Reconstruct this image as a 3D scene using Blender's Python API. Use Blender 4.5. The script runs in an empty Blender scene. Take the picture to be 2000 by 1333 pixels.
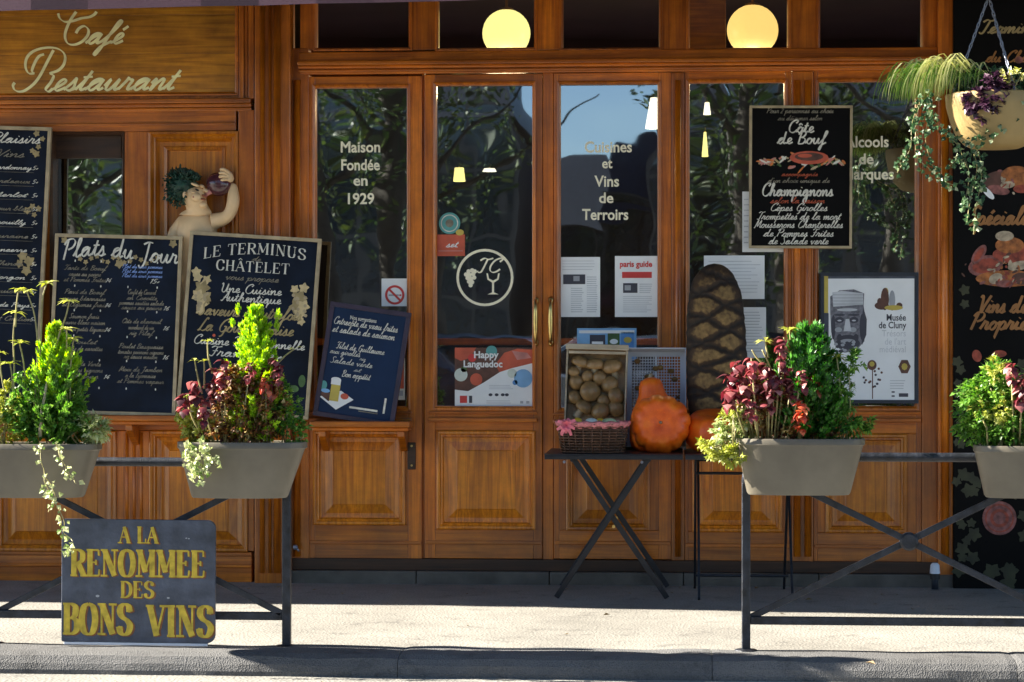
import bpy, bmesh, math, random
from math import sin, cos, tan, pi, radians, atan2, sqrt
from mathutils import Vector, Matrix, Euler, noise
random.seed(7)
SC = bpy.context.scene
C = SC.collection
# ------------------------------------------------------------------ camera
FP, CH, CD, TH = 4620.0, 1.23, 12.0, radians(4)
cam_d = bpy.data.cameras.new('camera'); cam = bpy.data.objects.new('camera', cam_d); C.objects.link(cam)
cam.location = (0, -CD, CH); cam.rotation_euler = (pi/2, 0, TH)
cam_d.sensor_width = 36; cam_d.lens = FP/2000*36; cam_d.clip_end = 600
SC.camera = cam
# ------------------------------------------------------------------ light
SUN_EL, SUN_AZ = radians(30), radians(-1.5)      # from the left, almost along the facade
w = bpy.data.worlds.new('World'); SC.world = w; w.use_nodes = True
nt = w.node_tree; nt.nodes.clear()
sky = nt.nodes.new('ShaderNodeTexSky'); sky.sky_type = 'NISHITA'; sky.sun_disc = False
sky.sun_elevation = SUN_EL; sky.sun_rotation = radians(-91); sky.air_density = 0.8; sky.dust_density = 0.15; sky.ozone_density = 2.5
bg = nt.nodes.new('ShaderNodeBackground'); bg.inputs[1].default_value = 0.05
wo = nt.nodes.new('ShaderNodeOutputWorld')
nt.links.new(sky.outputs[0], bg.inputs[0]); nt.links.new(bg.outputs[0], wo.inputs[0])
sd = bpy.data.lights.new('sun', 'SUN'); sd.energy = 5.0; sd.angle = radians(0.5); sd.color = (1, .93, .80)
so = bpy.data.objects.new('sun', sd); C.objects.link(so)
sdir = Vector((-cos(SUN_EL)*cos(SUN_AZ), -cos(SUN_EL)*sin(SUN_AZ), sin(SUN_EL)))
so.rotation_euler = sdir.to_track_quat('Z', 'Y').to_euler(); so.location = sdir*30
SC.view_settings.view_transform = 'Standard'; SC.view_settings.look = 'None'
SC.view_settings.gamma = 1; SC.view_settings.use_curve_mapping = False
SC.view_settings.exposure = 2.35
# ------------------------------------------------------------------ measuring: photo point (u, v) at a known depth Y -> real place
def depth(u, Y):
    t = (u-1000)/FP
    return (Y+CD)/(cos(TH)+t*sin(TH))
def X(u, Y=0.0):
    t = (u-1000)/FP; s = depth(u, Y)
    return s*(-sin(TH)+t*cos(TH))
def Z(u, v, Y=0.0): return CH-(v-667)*depth(u, Y)/FP
def P(u, v, Y=0.0): return Vector((X(u, Y), Y, Z(u, v, Y)))
def PX(px, u=1000, Y=0.0): return px*depth(u, Y)/FP
# ------------------------------------------------------------------ materials
MATS = {}
def new_mat(name):
    m = bpy.data.materials.new(name); m.use_nodes = True
    n = m.node_tree; b = n.nodes['Principled BSDF']; MATS[name] = m
    return m, n, b
def node(n, t, **k):
    x = n.nodes.new(t)
    for a, v in k.items(): setattr(x, a, v)
    return x
def ramp(n, stops):
    r = n.nodes.new('ShaderNodeValToRGB'); e = r.color_ramp.elements
    while len(e) < len(stops): e.new(0.5)
    for i, (p, c) in enumerate(stops): e[i].position = p; e[i].color = (*c, 1)
    return r
def pal(name, col, rough=.5, metal=0, var=.18, nscale=8, bump=0, coat=0, spec=.5, emis=None, bscale=None, rvar=0):
    m, n, b = new_mat(name); L = n.links
    tc = node(n, 'ShaderNodeTexCoord'); nz = node(n, 'ShaderNodeTexNoise'); nz.inputs['Scale'].default_value = nscale; nz.inputs['Detail'].default_value = 6
    L.new(tc.outputs['Object'], nz.inputs['Vector'])
    lo = tuple(c*(1-var) for c in col); hi = tuple(min(1, c*(1+var)) for c in col)
    r = ramp(n, [(.3, lo), (.7, hi)]); L.new(nz.outputs[0], r.inputs[0]); L.new(r.outputs[0], b.inputs['Base Color'])
    b.inputs['Roughness'].default_value = rough; b.inputs['Metallic'].default_value = metal
    b.inputs['Coat Weight'].default_value = coat; b.inputs['Specular IOR Level'].default_value = spec
    if rvar:
        mr = node(n, 'ShaderNodeMapRange'); mr.inputs[3].default_value = max(0, rough-rvar); mr.inputs[4].default_value = rough+rvar
        L.new(nz.outputs[0], mr.inputs[0]); L.new(mr.outputs[0], b.inputs['Roughness'])
    if bump:
        n2 = node(n, 'ShaderNodeTexNoise'); n2.inputs['Scale'].default_value = bscale or nscale*6; n2.inputs['Detail'].default_value = 5
        L.new(tc.outputs['Object'], n2.inputs['Vector'])
        bp = node(n, 'ShaderNodeBump'); bp.inputs['Strength'].default_value = bump; bp.inputs['Distance'].default_value = .01
        L.new(n2.outputs[0], bp.inputs['Height']); L.new(bp.outputs[0], b.inputs['Normal'])
    if emis:
        b.inputs['Emission Color'].default_value = (*emis[0], 1); b.inputs['Emission Strength'].default_value = emis[1]
    return m
def wood(name, dark, mid, light, axis='z', rough=.34, coat=.42, rings=.5, wear=0.42):
    m, n, b = new_mat(name); L = n.links
    tc = node(n, 'ShaderNodeTexCoord'); oi = node(n, 'ShaderNodeObjectInfo')
    off = node(n, 'ShaderNodeVectorMath', operation='SCALE'); off.inputs[0].default_value = (7, 5, 9); L.new(oi.outputs['Random'], off.inputs['Scale'])
    ad = node(n, 'ShaderNodeVectorMath', operation='ADD'); L.new(tc.outputs['Object'], ad.inputs[0]); L.new(off.outputs[0], ad.inputs[1])
    mp = node(n, 'ShaderNodeMapping'); s = [14, 14, 14]; s['xyz'.index(axis)] = 1.0; mp.inputs['Scale'].default_value = s
    L.new(ad.outputs[0], mp.inputs[0])
    big = node(n, 'ShaderNodeTexNoise'); big.inputs['Scale'].default_value = .8; big.inputs['Detail'].default_value = 2; L.new(mp.outputs[0], big.inputs['Vector'])
    mul = node(n, 'ShaderNodeMath', operation='MULTIPLY'); mul.inputs[1].default_value = 5*rings+2; L.new(big.outputs[0], mul.inputs[0])
    fr = node(n, 'ShaderNodeMath', operation='PINGPONG'); fr.inputs[1].default_value = .5; L.new(mul.outputs[0], fr.inputs[0])
    mp2 = node(n, 'ShaderNodeMapping'); s = [150, 150, 150]; s['xyz'.index(axis)] = 4; mp2.inputs['Scale'].default_value = s; L.new(ad.outputs[0], mp2.inputs[0])
    fine = node(n, 'ShaderNodeTexNoise'); fine.inputs['Scale'].default_value = 1; fine.inputs['Detail'].default_value = 4; L.new(mp2.outputs[0], fine.inputs['Vector'])
    mx = node(n, 'ShaderNodeMix'); mx.inputs[0].default_value = .55; L.new(fr.outputs[0], mx.inputs[2]); L.new(fine.outputs[0], mx.inputs[3])
    r = ramp(n, [(.2, dark), (.45, mid), (.72, light)]); L.new(mx.outputs[0], r.inputs[0])
    # uneven old varnish: large stains
    st = node(n, 'ShaderNodeTexNoise'); st.inputs['Scale'].default_value = 2.2; st.inputs['Detail'].default_value = 7; st.inputs['Roughness'].default_value = .7; L.new(tc.outputs['Object'], st.inputs['Vector'])
    sr = ramp(n, [(.35, (1-wear, 1-wear, 1-wear)), (.65, (1.15, 1.12, 1.05))]); L.new(st.outputs[0], sr.inputs[0])
    mm = node(n, 'ShaderNodeMix', data_type='RGBA', blend_type='MULTIPLY'); mm.inputs[0].default_value = 1
    L.new(r.outputs[0], mm.inputs[6]); L.new(sr.outputs[0], mm.inputs[7])
    hsv = node(n, 'ShaderNodeHueSaturation'); mr = node(n, 'ShaderNodeMapRange'); mr.inputs[3].default_value = .82; mr.inputs[4].default_value = 1.32
    L.new(oi.outputs['Random'], mr.inputs[0]); L.new(mr.outputs[0], hsv.inputs['Value']); L.new(mm.outputs[2], hsv.inputs['Color'])
    L.new(hsv.outputs[0], b.inputs['Base Color'])
    rr = node(n, 'ShaderNodeMapRange'); rr.inputs[3].default_value = rough-.1; rr.inputs[4].default_value = rough+.22; L.new(st.outputs[0], rr.inputs[0]); L.new(rr.outputs[0], b.inputs['Roughness'])
    b.inputs['Coat Weight'].default_value = coat; b.inputs['Coat Roughness'].default_value = .13
    bp = node(n, 'ShaderNodeBump'); bp.inputs['Strength'].default_value = .15; bp.inputs['Distance'].default_value = .0015
    L.new(mx.outputs[0], bp.inputs['Height']); L.new(bp.outputs[0], b.inputs['Normal'])
    return m
D_, M_, L_ = (.30, .068, .002), (.52, .140, .004), (.72, .225, .007)
wood('wood_v', D_, M_, L_, 'z'); wood('wood_h', D_, M_, L_, 'x')
wood('wood_panel', (.40, .105, .002), (.64, .205, .005), (.82, .31, .010), 'z', rings=.9)
wood('wood_sign', (.30, .11, .005), (.50, .205, .011), (.64, .30, .02), 'x', rings=1.1)
wood('wood_dark', (.02, .008, .003), (.05, .02, .008), (.085, .035, .013), 'x', rough=.5, coat=.1)
wood('crate_wood', (.28, .22, .15), (.42, .35, .26), (.55, .48, .38), 'x', rough=.7, coat=0, rings=.3)
pal('grey_sill', (.10, .085, .07), .6, var=.35, bump=.3)
pal('stone', (.16, .15, .14), .8, var=.3, nscale=5, bump=.5)
def ground_mat(name, col, sc, patch, bumpd=.004, crack=False):
    m, n, b = new_mat(name); L = n.links; tc = node(n, 'ShaderNodeTexCoord')
    a = node(n, 'ShaderNodeTexNoise'); a.inputs['Scale'].default_value = 1.3; a.inputs['Detail'].default_value = 8; a.inputs['Roughness'].default_value = .65
    g = node(n, 'ShaderNodeTexNoise'); g.inputs['Scale'].default_value = sc; g.inputs['Detail'].default_value = 3
    v = node(n, 'ShaderNodeTexVoronoi'); v.inputs['Scale'].default_value = sc*.8
    for x in (a, g, v): L.new(tc.outputs['Object'], x.inputs['Vector'])
    r1 = ramp(n, [(.3, tuple(c*(1-patch) for c in col)), (.7, tuple(c*(1+patch) for c in col))]); L.new(a.outputs[0], r1.inputs[0])
    r2 = ramp(n, [(.3, (.62, .62, .62)), (.5, (1, 1, 1)), (.75, (1.25, 1.22, 1.18))]); L.new(g.outputs[0], r2.inputs[0])
    mm = node(n, 'ShaderNodeMix', data_type='RGBA', blend_type='MULTIPLY'); mm.inputs[0].default_value = 1
    L.new(r1.outputs[0], mm.inputs[6]); L.new(r2.outputs[0], mm.inputs[7]); L.new(mm.outputs[2], b.inputs['Base Color'])
    st = node(n, 'ShaderNodeTexNoise'); st.inputs['Scale'].default_value = 6; st.inputs['Detail'].default_value = 9; st.inputs['Roughness'].default_value = .75; L.new(tc.outputs['Object'], st.inputs['Vector'])
    rs = ramp(n, [(.36, (.55, .55, .56)), (.46, (1, 1, 1))]); L.new(st.outputs[0], rs.inputs[0])
    m2 = node(n, 'ShaderNodeMix', data_type='RGBA', blend_type='MULTIPLY'); m2.inputs[0].default_value = .8; L.new(mm.outputs[2], m2.inputs[6]); L.new(rs.outputs[0], m2.inputs[7]); L.new(m2.outputs[2], b.inputs['Base Color'])
    b.inputs['Roughness'].default_value = .85
    bp = node(n, 'ShaderNodeBump'); bp.inputs['Strength'].default_value = .8; bp.inputs['Distance'].default_value = bumpd
    L.new(v.outputs[0], bp.inputs['Height']); L.new(bp.outputs[0], b.inputs['Normal'])
    return m
ground_mat('pavement', (.235, .222, .198), 110, .26, .003)
ground_mat('road', (.24, .232, .21), 90, .22, .004)
ground_mat('granite', (.115, .114, .116), 210, .3, .0035)
pal('brass', (.62, .44, .16), .28, 1, var=.25, nscale=30)
pal('iron', (.022, .025, .034), .45, .2, var=.6, nscale=26, bump=.3, rvar=.15)
pal('iron_table', (.018, .02, .026), .4, .3, var=.3, nscale=20)
pal('slate', (.0042, .0088, .0215), .6, spec=.2, var=.6, nscale=5, bump=.1)
pal('slate_blue', (.008, .024, .070), .6, spec=.25, var=.25, nscale=3)
pal('slate_black', (.003, .0028, .003), .6, spec=.12, var=.3, nscale=4)
pal('slate_grey', (.060, .072, .104), .55, var=.5, nscale=11, bump=.3)
pal('frame_cream', (.42, .33, .20), .45, var=.3, nscale=14)
pal('frame_purple', (.045, .028, .05), .4, var=.3)
pal('chalk', (.66, .64, .57), .8, var=.25, nscale=40)
pal('chalk_dim', (.20, .18, .14), .8, var=.45, nscale=25)
pal('chalk_red', (.36, .07, .03), .8, var=.3, nscale=25)
pal('chalk_blue', (.25, .38, .85), .8, var=.3, nscale=25)
pal('gold_text', (.60, .47, .25), .45, var=.25, nscale=20)
pal('gold_leaf', (.85, .78, .42), .45, var=.2, nscale=14)
pal('gold_dim', (.34, .26, .12), .5, var=.4, nscale=14)
pal('yellow_paint', (.55, .40, .035), .5, var=.35, nscale=30)
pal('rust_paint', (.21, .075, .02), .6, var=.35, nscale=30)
pal('orange_script', (.30, .13, .035), .5, var=.3)
pal('glass_letter', (.88, .82, .62), .5, var=.12, nscale=20)
pal('paper', (.84, .86, .88), .6, var=.06, nscale=6)
pal('paper_cream', (.72, .70, .62), .6, var=.06)
pal('ink', (.05, .05, .07), .6); pal('ink_grey', (.36, .38, .42), .6); pal('stone_print', (.16, .16, .19), .6, var=.5, nscale=60); pal('ink_light', (.55, .57, .61), .6)
pal('red_print', (.60, .045, .04), .5); pal('pink_print', (.55, .22, .19), .5, var=.3, nscale=12); pal('blue_print', (.10, .28, .62), .5, var=.3)
pal('teal_print', (.10, .33, .32), .5); pal('yellow_print', (.55, .42, .08), .5); pal('orange_print', (.62, .18, .04), .5, var=.3, nscale=20)
pal('coral_print', (.55, .10, .05), .5, var=.3, nscale=9); pal('brown_print', (.11, .045, .03), .5, var=.4, nscale=20)
pal('skyblue_print', (.22, .45, .75), .5, var=.2); pal('white_print', (.8, .8, .8), .5, var=.03); pal('green_print', (.06, .12, .035), .6, var=.5, nscale=12)
pal('pink_dull', (.24, .085, .075), .6, var=.5, nscale=40); pal('coral_dull', (.30, .055, .03), .6, var=.5, nscale=40); pal('orange_dull', (.36, .12, .03), .6, var=.5, nscale=40); pal('cream_dull', (.42, .34, .24), .6, var=.4, nscale=40)
pal('vine_paint', (.035, .036, .014), .6, var=.5, nscale=10)
pal('planter', (.158, .138, .104), .5, var=.2, nscale=7, bump=.06, rvar=.12)
pal('basket_pot', (.36, .25, .10), .55, var=.12, nscale=9, bump=.15)
pal('soil', (.03, .02, .014), .9, bump=.8)
pal('lamp_yellow', (.3, .28, .16), .4, emis=((1, .84, .27), .46))
pal('lamp_orange', (.3, .23, .13), .4, emis=((1, .62, .17), .42))
pal('glow_white', (.9, .85, .7), .4, emis=((1, .9, .66), .5))
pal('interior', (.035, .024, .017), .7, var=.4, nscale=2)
pal('interior_floor', (.03, .022, .018), .5, var=.4)
pal('awning', (.034, .004, .024), .8, var=.1, nscale=90, bump=.2)
pal('skin_paint', (.82, .57, .32), .45, var=.12, nscale=12)
pal('lips', (.42, .13, .08), .5); pal('eye_dark', (.03, .02, .02), .4)
pal('leaf_hair', (.012, .05, .03), .5, var=.5, nscale=40)
pal('wine_flask', (.085, .025, .035), .16, var=.4, nscale=20, coat=.5)
pal('bread', (.035, .016, .008), .8, var=.6, nscale=14, bump=.8, bscale=60)
pal('bread_flour', (.20, .11, .035), .85, var=.5, nscale=22, bump=.6)
pal('mushroom', (.30, .175, .07), .32, var=.45, nscale=16, bump=.4)
pal('mushroom_stem', (.45, .36, .24), .6, var=.3, nscale=22, bump=.4)
pal('plastic_crate', (.50, .53, .60), .4, var=.06)
pal('wicker', (.10, .045, .022), .5, var=.5, nscale=30)
pal('gingham', (.62, .20, .21), .8, var=.35, nscale=90)
pal('ribbon', (.75, .18, .24), .5, var=.3, nscale=30)
pal('gourd_yellow', (.65, .40, .03), .4, var=.25); pal('gourd_green', (.42, .50, .28), .4, var=.5, nscale=22); pal('gourd_white', (.62, .68, .62), .4, var=.15)
pal('chain', (.24, .26, .32), .35, .5, var=.2)
pal('white_plastic', (.7, .73, .8), .35, var=.05); pal('black_rubber', (.015, .015, .016), .6)
pal('dry_leaf', (.22, .15, .07), .7, var=.4, nscale=40)
pal('bark', (.06, .05, .04), .85, var=.4, nscale=9, bump=.8)
pal('masonry', (.42, .37, .29), .8, var=.15, nscale=3, bump=.2)
pal('house_stone', (.06, .055, .05), .8, var=.2); pal('house_window', (.05, .05, .05), .5)
pal('zinc', (.03, .036, .05), .5, .3, var=.2)
pal('car_dark', (.02, .03, .06), .2, .3, coat=1); pal('car_silver', (.35, .40, .48), .25, .6, coat=1); pal('car_white', (.55, .6, .68), .25, coat=1)
pal('car_glass', (.02, .03, .04), .05, 0, coat=1)
def pumpkin_mat():
    m, n, b = new_mat('pumpkin'); L = n.links; tc = node(n, 'ShaderNodeTexCoord')
    a = node(n, 'ShaderNodeTexNoise'); a.inputs['Scale'].default_value = 14; a.inputs['Detail'].default_value = 6
    v = node(n, 'ShaderNodeTexVoronoi'); v.inputs['Scale'].default_value = 60
    L.new(tc.outputs['Object'], a.inputs['Vector']); L.new(tc.outputs['Object'], v.inputs['Vector'])
    r = ramp(n, [(.3, (.70, .085, .004)), (.55, (.92, .155, .007)), (.75, (.95, .25, .02))]); L.new(a.outputs[0], r.inputs[0])
    r2 = ramp(n, [(0, (1.25, 1.5, 1.8)), (.22, (1, 1, 1))]); L.new(v.outputs[0], r2.inputs[0])
    mm = node(n, 'ShaderNodeMix', data_type='RGBA', blend_type='MULTIPLY'); mm.inputs[0].default_value = .8
    L.new(r.outputs[0], mm.inputs[6]); L.new(r2.outputs[0], mm.inputs[7]); L.new(mm.outputs[2], b.inputs['Base Color'])
    b.inputs['Roughness'].default_value = .38; b.inputs['Subsurface Weight'].default_value = .05
    bp = node(n, 'ShaderNodeBump'); bp.inputs['Strength'].default_value = .3; bp.inputs['Distance'].default_value = .004; L.new(a.outputs[0], bp.inputs['Height']); L.new(bp.outputs[0], b.inputs['Normal'])
pumpkin_mat()
def leaf_mat(name, stops, trans=.45, rough=.42):
    m, n, b = new_mat(name); L = n.links
    g = node(n, 'ShaderNodeNewGeometry'); r = ramp(n, stops); oi = node(n, 'ShaderNodeObjectInfo'); ad = node(n, 'ShaderNodeMath', operation='ADD'); L.new(g.outputs['Random Per Island'], ad.inputs[0]); L.new(oi.outputs['Random'], ad.inputs[1]); fc = node(n, 'ShaderNodeMath', operation='FRACT'); L.new(ad.outputs[0], fc.inputs[0]); L.new(fc.outputs[0], r.inputs[0])
    tc = node(n, 'ShaderNodeTexCoord'); a = node(n, 'ShaderNodeTexNoise'); a.inputs['Scale'].default_value = 30; L.new(tc.outputs['Object'], a.inputs['Vector'])
    r2 = ramp(n, [(.3, (.72, .72, .72)), (.7, (1.2, 1.2, 1.1))]); L.new(a.outputs[0], r2.inputs[0])
    mm = node(n, 'ShaderNodeMix', data_type='RGBA', blend_type='MULTIPLY'); mm.inputs[0].default_value = 1
    L.new(r.outputs[0], mm.inputs[6]); L.new(r2.outputs[0], mm.inputs[7]); L.new(mm.outputs[2], b.inputs['Base Color'])
    b.inputs['Roughness'].default_value = rough
    t = node(n, 'ShaderNodeBsdfTranslucent'); br = node(n, 'ShaderNodeHueSaturation'); br.inputs['Value'].default_value = 1.5; br.inputs['Saturation'].default_value = 1.1
    L.new(mm.outputs[2], br.inputs['Color']); L.new(br.outputs[0], t.inputs[0])
    ms = node(n, 'ShaderNodeMixShader'); ms.inputs[0].default_value = trans
    L.new(b.outputs[0], ms.inputs[1]); L.new(t.outputs[0], ms.inputs[2]); L.new(ms.outputs[0], n.nodes['Material Output'].inputs[0])
leaf_mat('lime', [(0, (.22, .38, .018)), (.5, (.36, .56, .03)), (1, (.52, .70, .06))], .5)
leaf_mat('conifer_green', [(0, (.018, .08, .010)), (.6, (.045, .19, .018)), (1, (.09, .30, .03))], .25)
leaf_mat('bush_green', [(0, (.045, .13, .016)), (.6, (.12, .28, .035)), (1, (.28, .46, .09))], .35)
leaf_mat('chartreuse', [(0, (.20, .25, .03)), (.5, (.42, .44, .07)), (1, (.60, .62, .22))], .35)
leaf_mat('variegated', [(0, (.16, .26, .06)), (.5, (.45, .50, .22)), (1, (.72, .74, .48))], .3)
leaf_mat('coleus', [(0, (.06, .010, .018)), (.4, (.16, .022, .035)), (.75, (.32, .07, .08)), (1, (.50, .24, .24))], .25)
leaf_mat('coleus_red', [(0, (.42, .05, .025)), (.6, (.62, .12, .06)), (1, (.75, .28, .16))], .3)
leaf_mat('coleus_mix', [(0, (.07, .02, .015)), (.3, (.16, .05, .02)), (.6, (.26, .20, .04)), (.8, (.38, .13, .05)), (1, (.55, .50, .25))], .3)
leaf_mat('purple_leaf', [(0, (.025, .01, .025)), (.6, (.07, .025, .06)), (1, (.14, .06, .11))], .2)
leaf_mat('ivy', [(0, (.015, .05, .02)), (.5, (.045, .11, .04)), (.8, (.12, .22, .09)), (1, (.45, .50, .32))], .2)
leaf_mat('grass_leaf', [(0, (.06, .16, .02)), (.6, (.20, .34, .04)), (1, (.55, .60, .22))], .35)
leaf_mat('grass_pale', [(0, (.45, .46, .10)), (1, (.70, .68, .34))], .35)
leaf_mat('twig', [(0, (.30, .27, .12)), (1, (.48, .42, .20))], .1)
leaf_mat('tree_leaf', [(0, (.012, .028, .008)), (.7, (.035, .07, .016)), (1, (.10, .13, .03))], .3)
def glass_mat():
    m = bpy.data.materials.new('glass'); m.use_nodes = True; MATS['glass'] = m; n = m.node_tree; L = n.links
    n.nodes.remove(n.nodes['Principled BSDF'])
    tr = node(n, 'ShaderNodeBsdfTransparent'); tr.inputs[0].default_value = (.80, .84, .86, 1)
    gl = node(n, 'ShaderNodeBsdfGlossy'); gl.inputs['Roughness'].default_value = .013; gl.inputs[0].default_value = (.86, .95, 1, 1)
    tc = node(n, 'ShaderNodeTexCoord'); nz = node(n, 'ShaderNodeTexNoise'); nz.inputs['Scale'].default_value = 3.0; nz.inputs['Detail'].default_value = 1
    L.new(tc.outputs['Object'], nz.inputs['Vector']); bp = node(n, 'ShaderNodeBump'); bp.inputs['Strength'].default_value = .3; bp.inputs['Distance'].default_value = .004
    L.new(nz.outputs[0], bp.inputs['Height']); L.new(bp.outputs[0], gl.inputs['Normal'])
    fz = node(n, 'ShaderNodeFresnel'); fz.inputs[0].default_value = 2.6
    mr = node(n, 'ShaderNodeMath', operation='ADD'); mr.inputs[1].default_value = .17; L.new(fz.outputs[0], mr.inputs[0])
    ms = node(n, 'ShaderNodeMixShader'); L.new(mr.outputs[0], ms.inputs[0]); L.new(tr.outputs[0], ms.inputs[1]); L.new(gl.outputs[0], ms.inputs[2])
    L.new(ms.outputs[0], n.nodes['Material Output'].inputs[0])
glass_mat()
# ------------------------------------------------------------------ mesh builder
class MB:
    def __init__(s): s.v = []; s.f = []; s.m = []; s.mats = []
    def mi(s, mat):
        if mat not in s.mats: s.mats.append(mat)
        return s.mats.index(mat)
    def add(s, vs, fs, mat=None):
        o = len(s.v); s.v += [tuple(p) for p in vs]; k = s.mi(mat) if mat else 0
        for f in fs: s.f.append(tuple(i+o for i in f)); s.m.append(k)
    def box(s, x0, x1, y0, y1, z0, z1, mat=None):
        if x0 > x1: x0, x1 = x1, x0
        if y0 > y1: y0, y1 = y1, y0
        if z0 > z1: z0, z1 = z1, z0
        s.add([(x, y, z) for x in (x0, x1) for y in (y0, y1) for z in (z0, z1)],
              [(0, 1, 3, 2), (4, 6, 7, 5), (0, 4, 5, 1), (2, 3, 7, 6), (0, 2, 6, 4), (1, 5, 7, 3)], mat)
    def bar(s, a, b, w, h, mat=None, up=(0, 0, 1)):
        a = Vector(a); b = Vector(b); d = (b-a).normalized(); u = Vector(up)
        if abs(d.dot(u)) > .98: u = Vector((0, 1, 0))
        r = d.cross(u).normalized(); u = r.cross(d)
        vs = [p+r*i*w/2+u*j*h/2 for p in (a, b) for i in (-1, 1) for j in (-1, 1)]
        s.add(vs, [(0, 1, 3, 2), (4, 6, 7, 5), (0, 4, 5, 1), (2, 3, 7, 6), (0, 2, 6, 4), (1, 5, 7, 3)], mat)
    def ring(s, x0, x1, z0, z1, prof, mat=None, cap=True, back=False):
        """mitred moulding swept round a rectangle facing -Y: prof = [(inset, y), ...] from outside in"""
        vs = []
        for d, y in prof: vs += [(x0+d, y, z0+d), (x1-d, y, z0+d), (x1-d, y, z1-d), (x0+d, y, z1-d)]
        fs = []
        for k in range(len(prof)-1):
            for i in range(4):
                j = (i+1) % 4; fs.append((k*4+i, k*4+j, k*4+4+j, k*4+4+i))
        if cap: k = (len(prof)-1)*4; fs.append((k, k+1, k+2, k+3))
        s.add(vs, fs, mat)
    def tube(s, pts, r, n=8, mat=None, cap=True):
        pts = [Vector(p) for p in pts]; N = len(pts); rr = r if isinstance(r, (list, tuple)) else [r]*N
        vs = []; u = None
        for i, p in enumerate(pts):
            d = (pts[min(i+1, N-1)]-pts[max(i-1, 0)]); d = d.normalized() if d.length > 1e-9 else Vector((0, 0, 1))
            if u is None: u = d.orthogonal().normalized()
            u = (u-d*u.dot(d)); u = u.normalized() if u.length > 1e-6 else d.orthogonal().normalized()
            q = d.cross(u)
            for k in range(n): a = 2*pi*k/n; vs.append(p+(u*cos(a)+q*sin(a))*rr[i])
        fs = [(i*n+k, i*n+(k+1) % n, (i+1)*n+(k+1) % n, (i+1)*n+k) for i in range(N-1) for k in range(n)]
        if cap: fs += [tuple(range(n))[::-1], tuple((N-1)*n+k for k in range(n))]
        s.add(vs, fs, mat)
    def lathe(s, prof, n=24, c=(0, 0, 0), mat=None, sx=1, sy=1):
        vs = [(c[0]+r*cos(2*pi*k/n)*sx, c[1]+r*sin(2*pi*k/n)*sy, c[2]+z) for r, z in prof for k in range(n)]
        fs = [(i*n+k, i*n+(k+1) % n, (i+1)*n+(k+1) % n, (i+1)*n+k) for i in range(len(prof)-1) for k in range(n)]
        s.add(vs, fs, mat)
    def poly(s, pts, y, mat=None):
        s.add([(p[0], y, p[1]) for p in pts], [tuple(range(len(pts)))], mat)
    def disc(s, x, z, rx, rz, y, mat=None, n=20, rot=0):
        s.poly([(x+cos(a)*rx*cos(rot)-sin(a)*rz*sin(rot), z+cos(a)*rx*sin(rot)+sin(a)*rz*cos(rot)) for a in [2*pi*k/n for k in range(n)]], y, mat)
    def rectf(s, x0, x1, z0, z1, y, mat=None): s.poly([(x0, z0), (x1, z0), (x1, z1), (x0, z1)], y, mat)
    def ringf(s, x, z, r0, r1, y, mat=None, n=40):
        vs = []
        for k in range(n): a = 2*pi*k/n; vs += [(x+cos(a)*r0, y, z+sin(a)*r0), (x+cos(a)*r1, y, z+sin(a)*r1)]
        s.add(vs, [(2*k, 2*k+1, (2*k+3) % (2*n), (2*k+2) % (2*n)) for k in range(n)], mat)
    def build(s, name, mat=None, parent=None, smooth=False, bevel=0, at=None, shift=None, **props):
        if shift is not None: s.v = [(a-shift[0], b-shift[1], c-shift[2]) for a, b, c in s.v]
        me = bpy.data.meshes.new(name); me.from_pydata(s.v, [], s.f)
        for m in (s.mats or [mat]): me.materials.append(MATS[m])
        if s.mats: me.polygons.foreach_set('material_index', s.m)
        if smooth: me.polygons.foreach_set('use_smooth', [True]*len(me.polygons))
        me.update()
        o = bpy.data.objects.new(name, me); C.objects.link(o)
        if parent: o.parent = parent
        if at is not None: o.location = at
        if bevel:
            b = o.modifiers.new('b', 'BEVEL'); b.width = bevel; b.segments = 2; b.limit_method = 'ANGLE'; b.angle_limit = radians(40); b.harden_normals = False
        for k, v in props.items(): o[k] = v
        return o
def fixn(o):
    bm = bmesh.new(); bm.from_mesh(o.data); bmesh.ops.recalc_face_normals(bm, faces=bm.faces); bm.to_mesh(o.data); bm.free(); return o
def tag(o, label, cat, group=None):
    o['label'] = label; o['category'] = cat
    if group: o['group'] = group
    return o
def thing(name, label, cat, loc=(0, 0, 0), rot=(0, 0, 0), group=None):
    o = bpy.data.objects.new(name, None); C.objects.link(o); o.location = loc; o.rotation_euler = rot; o.empty_display_size = .05
    return tag(o, label, cat, group)
def dup(root, loc=None, rot=None, label=None, scale=None):
    r = root.copy(); C.objects.link(r)
    if loc is not None: r.location = loc
    if rot is not None: r.rotation_euler = rot
    if scale: r.scale = scale
    if label: r['label'] = label
    for ch in list(root.children):
        c = ch.copy(); C.objects.link(c); c.parent = r
        for g in list(ch.children): d = g.copy(); C.objects.link(d); d.parent = c
    return r
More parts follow.
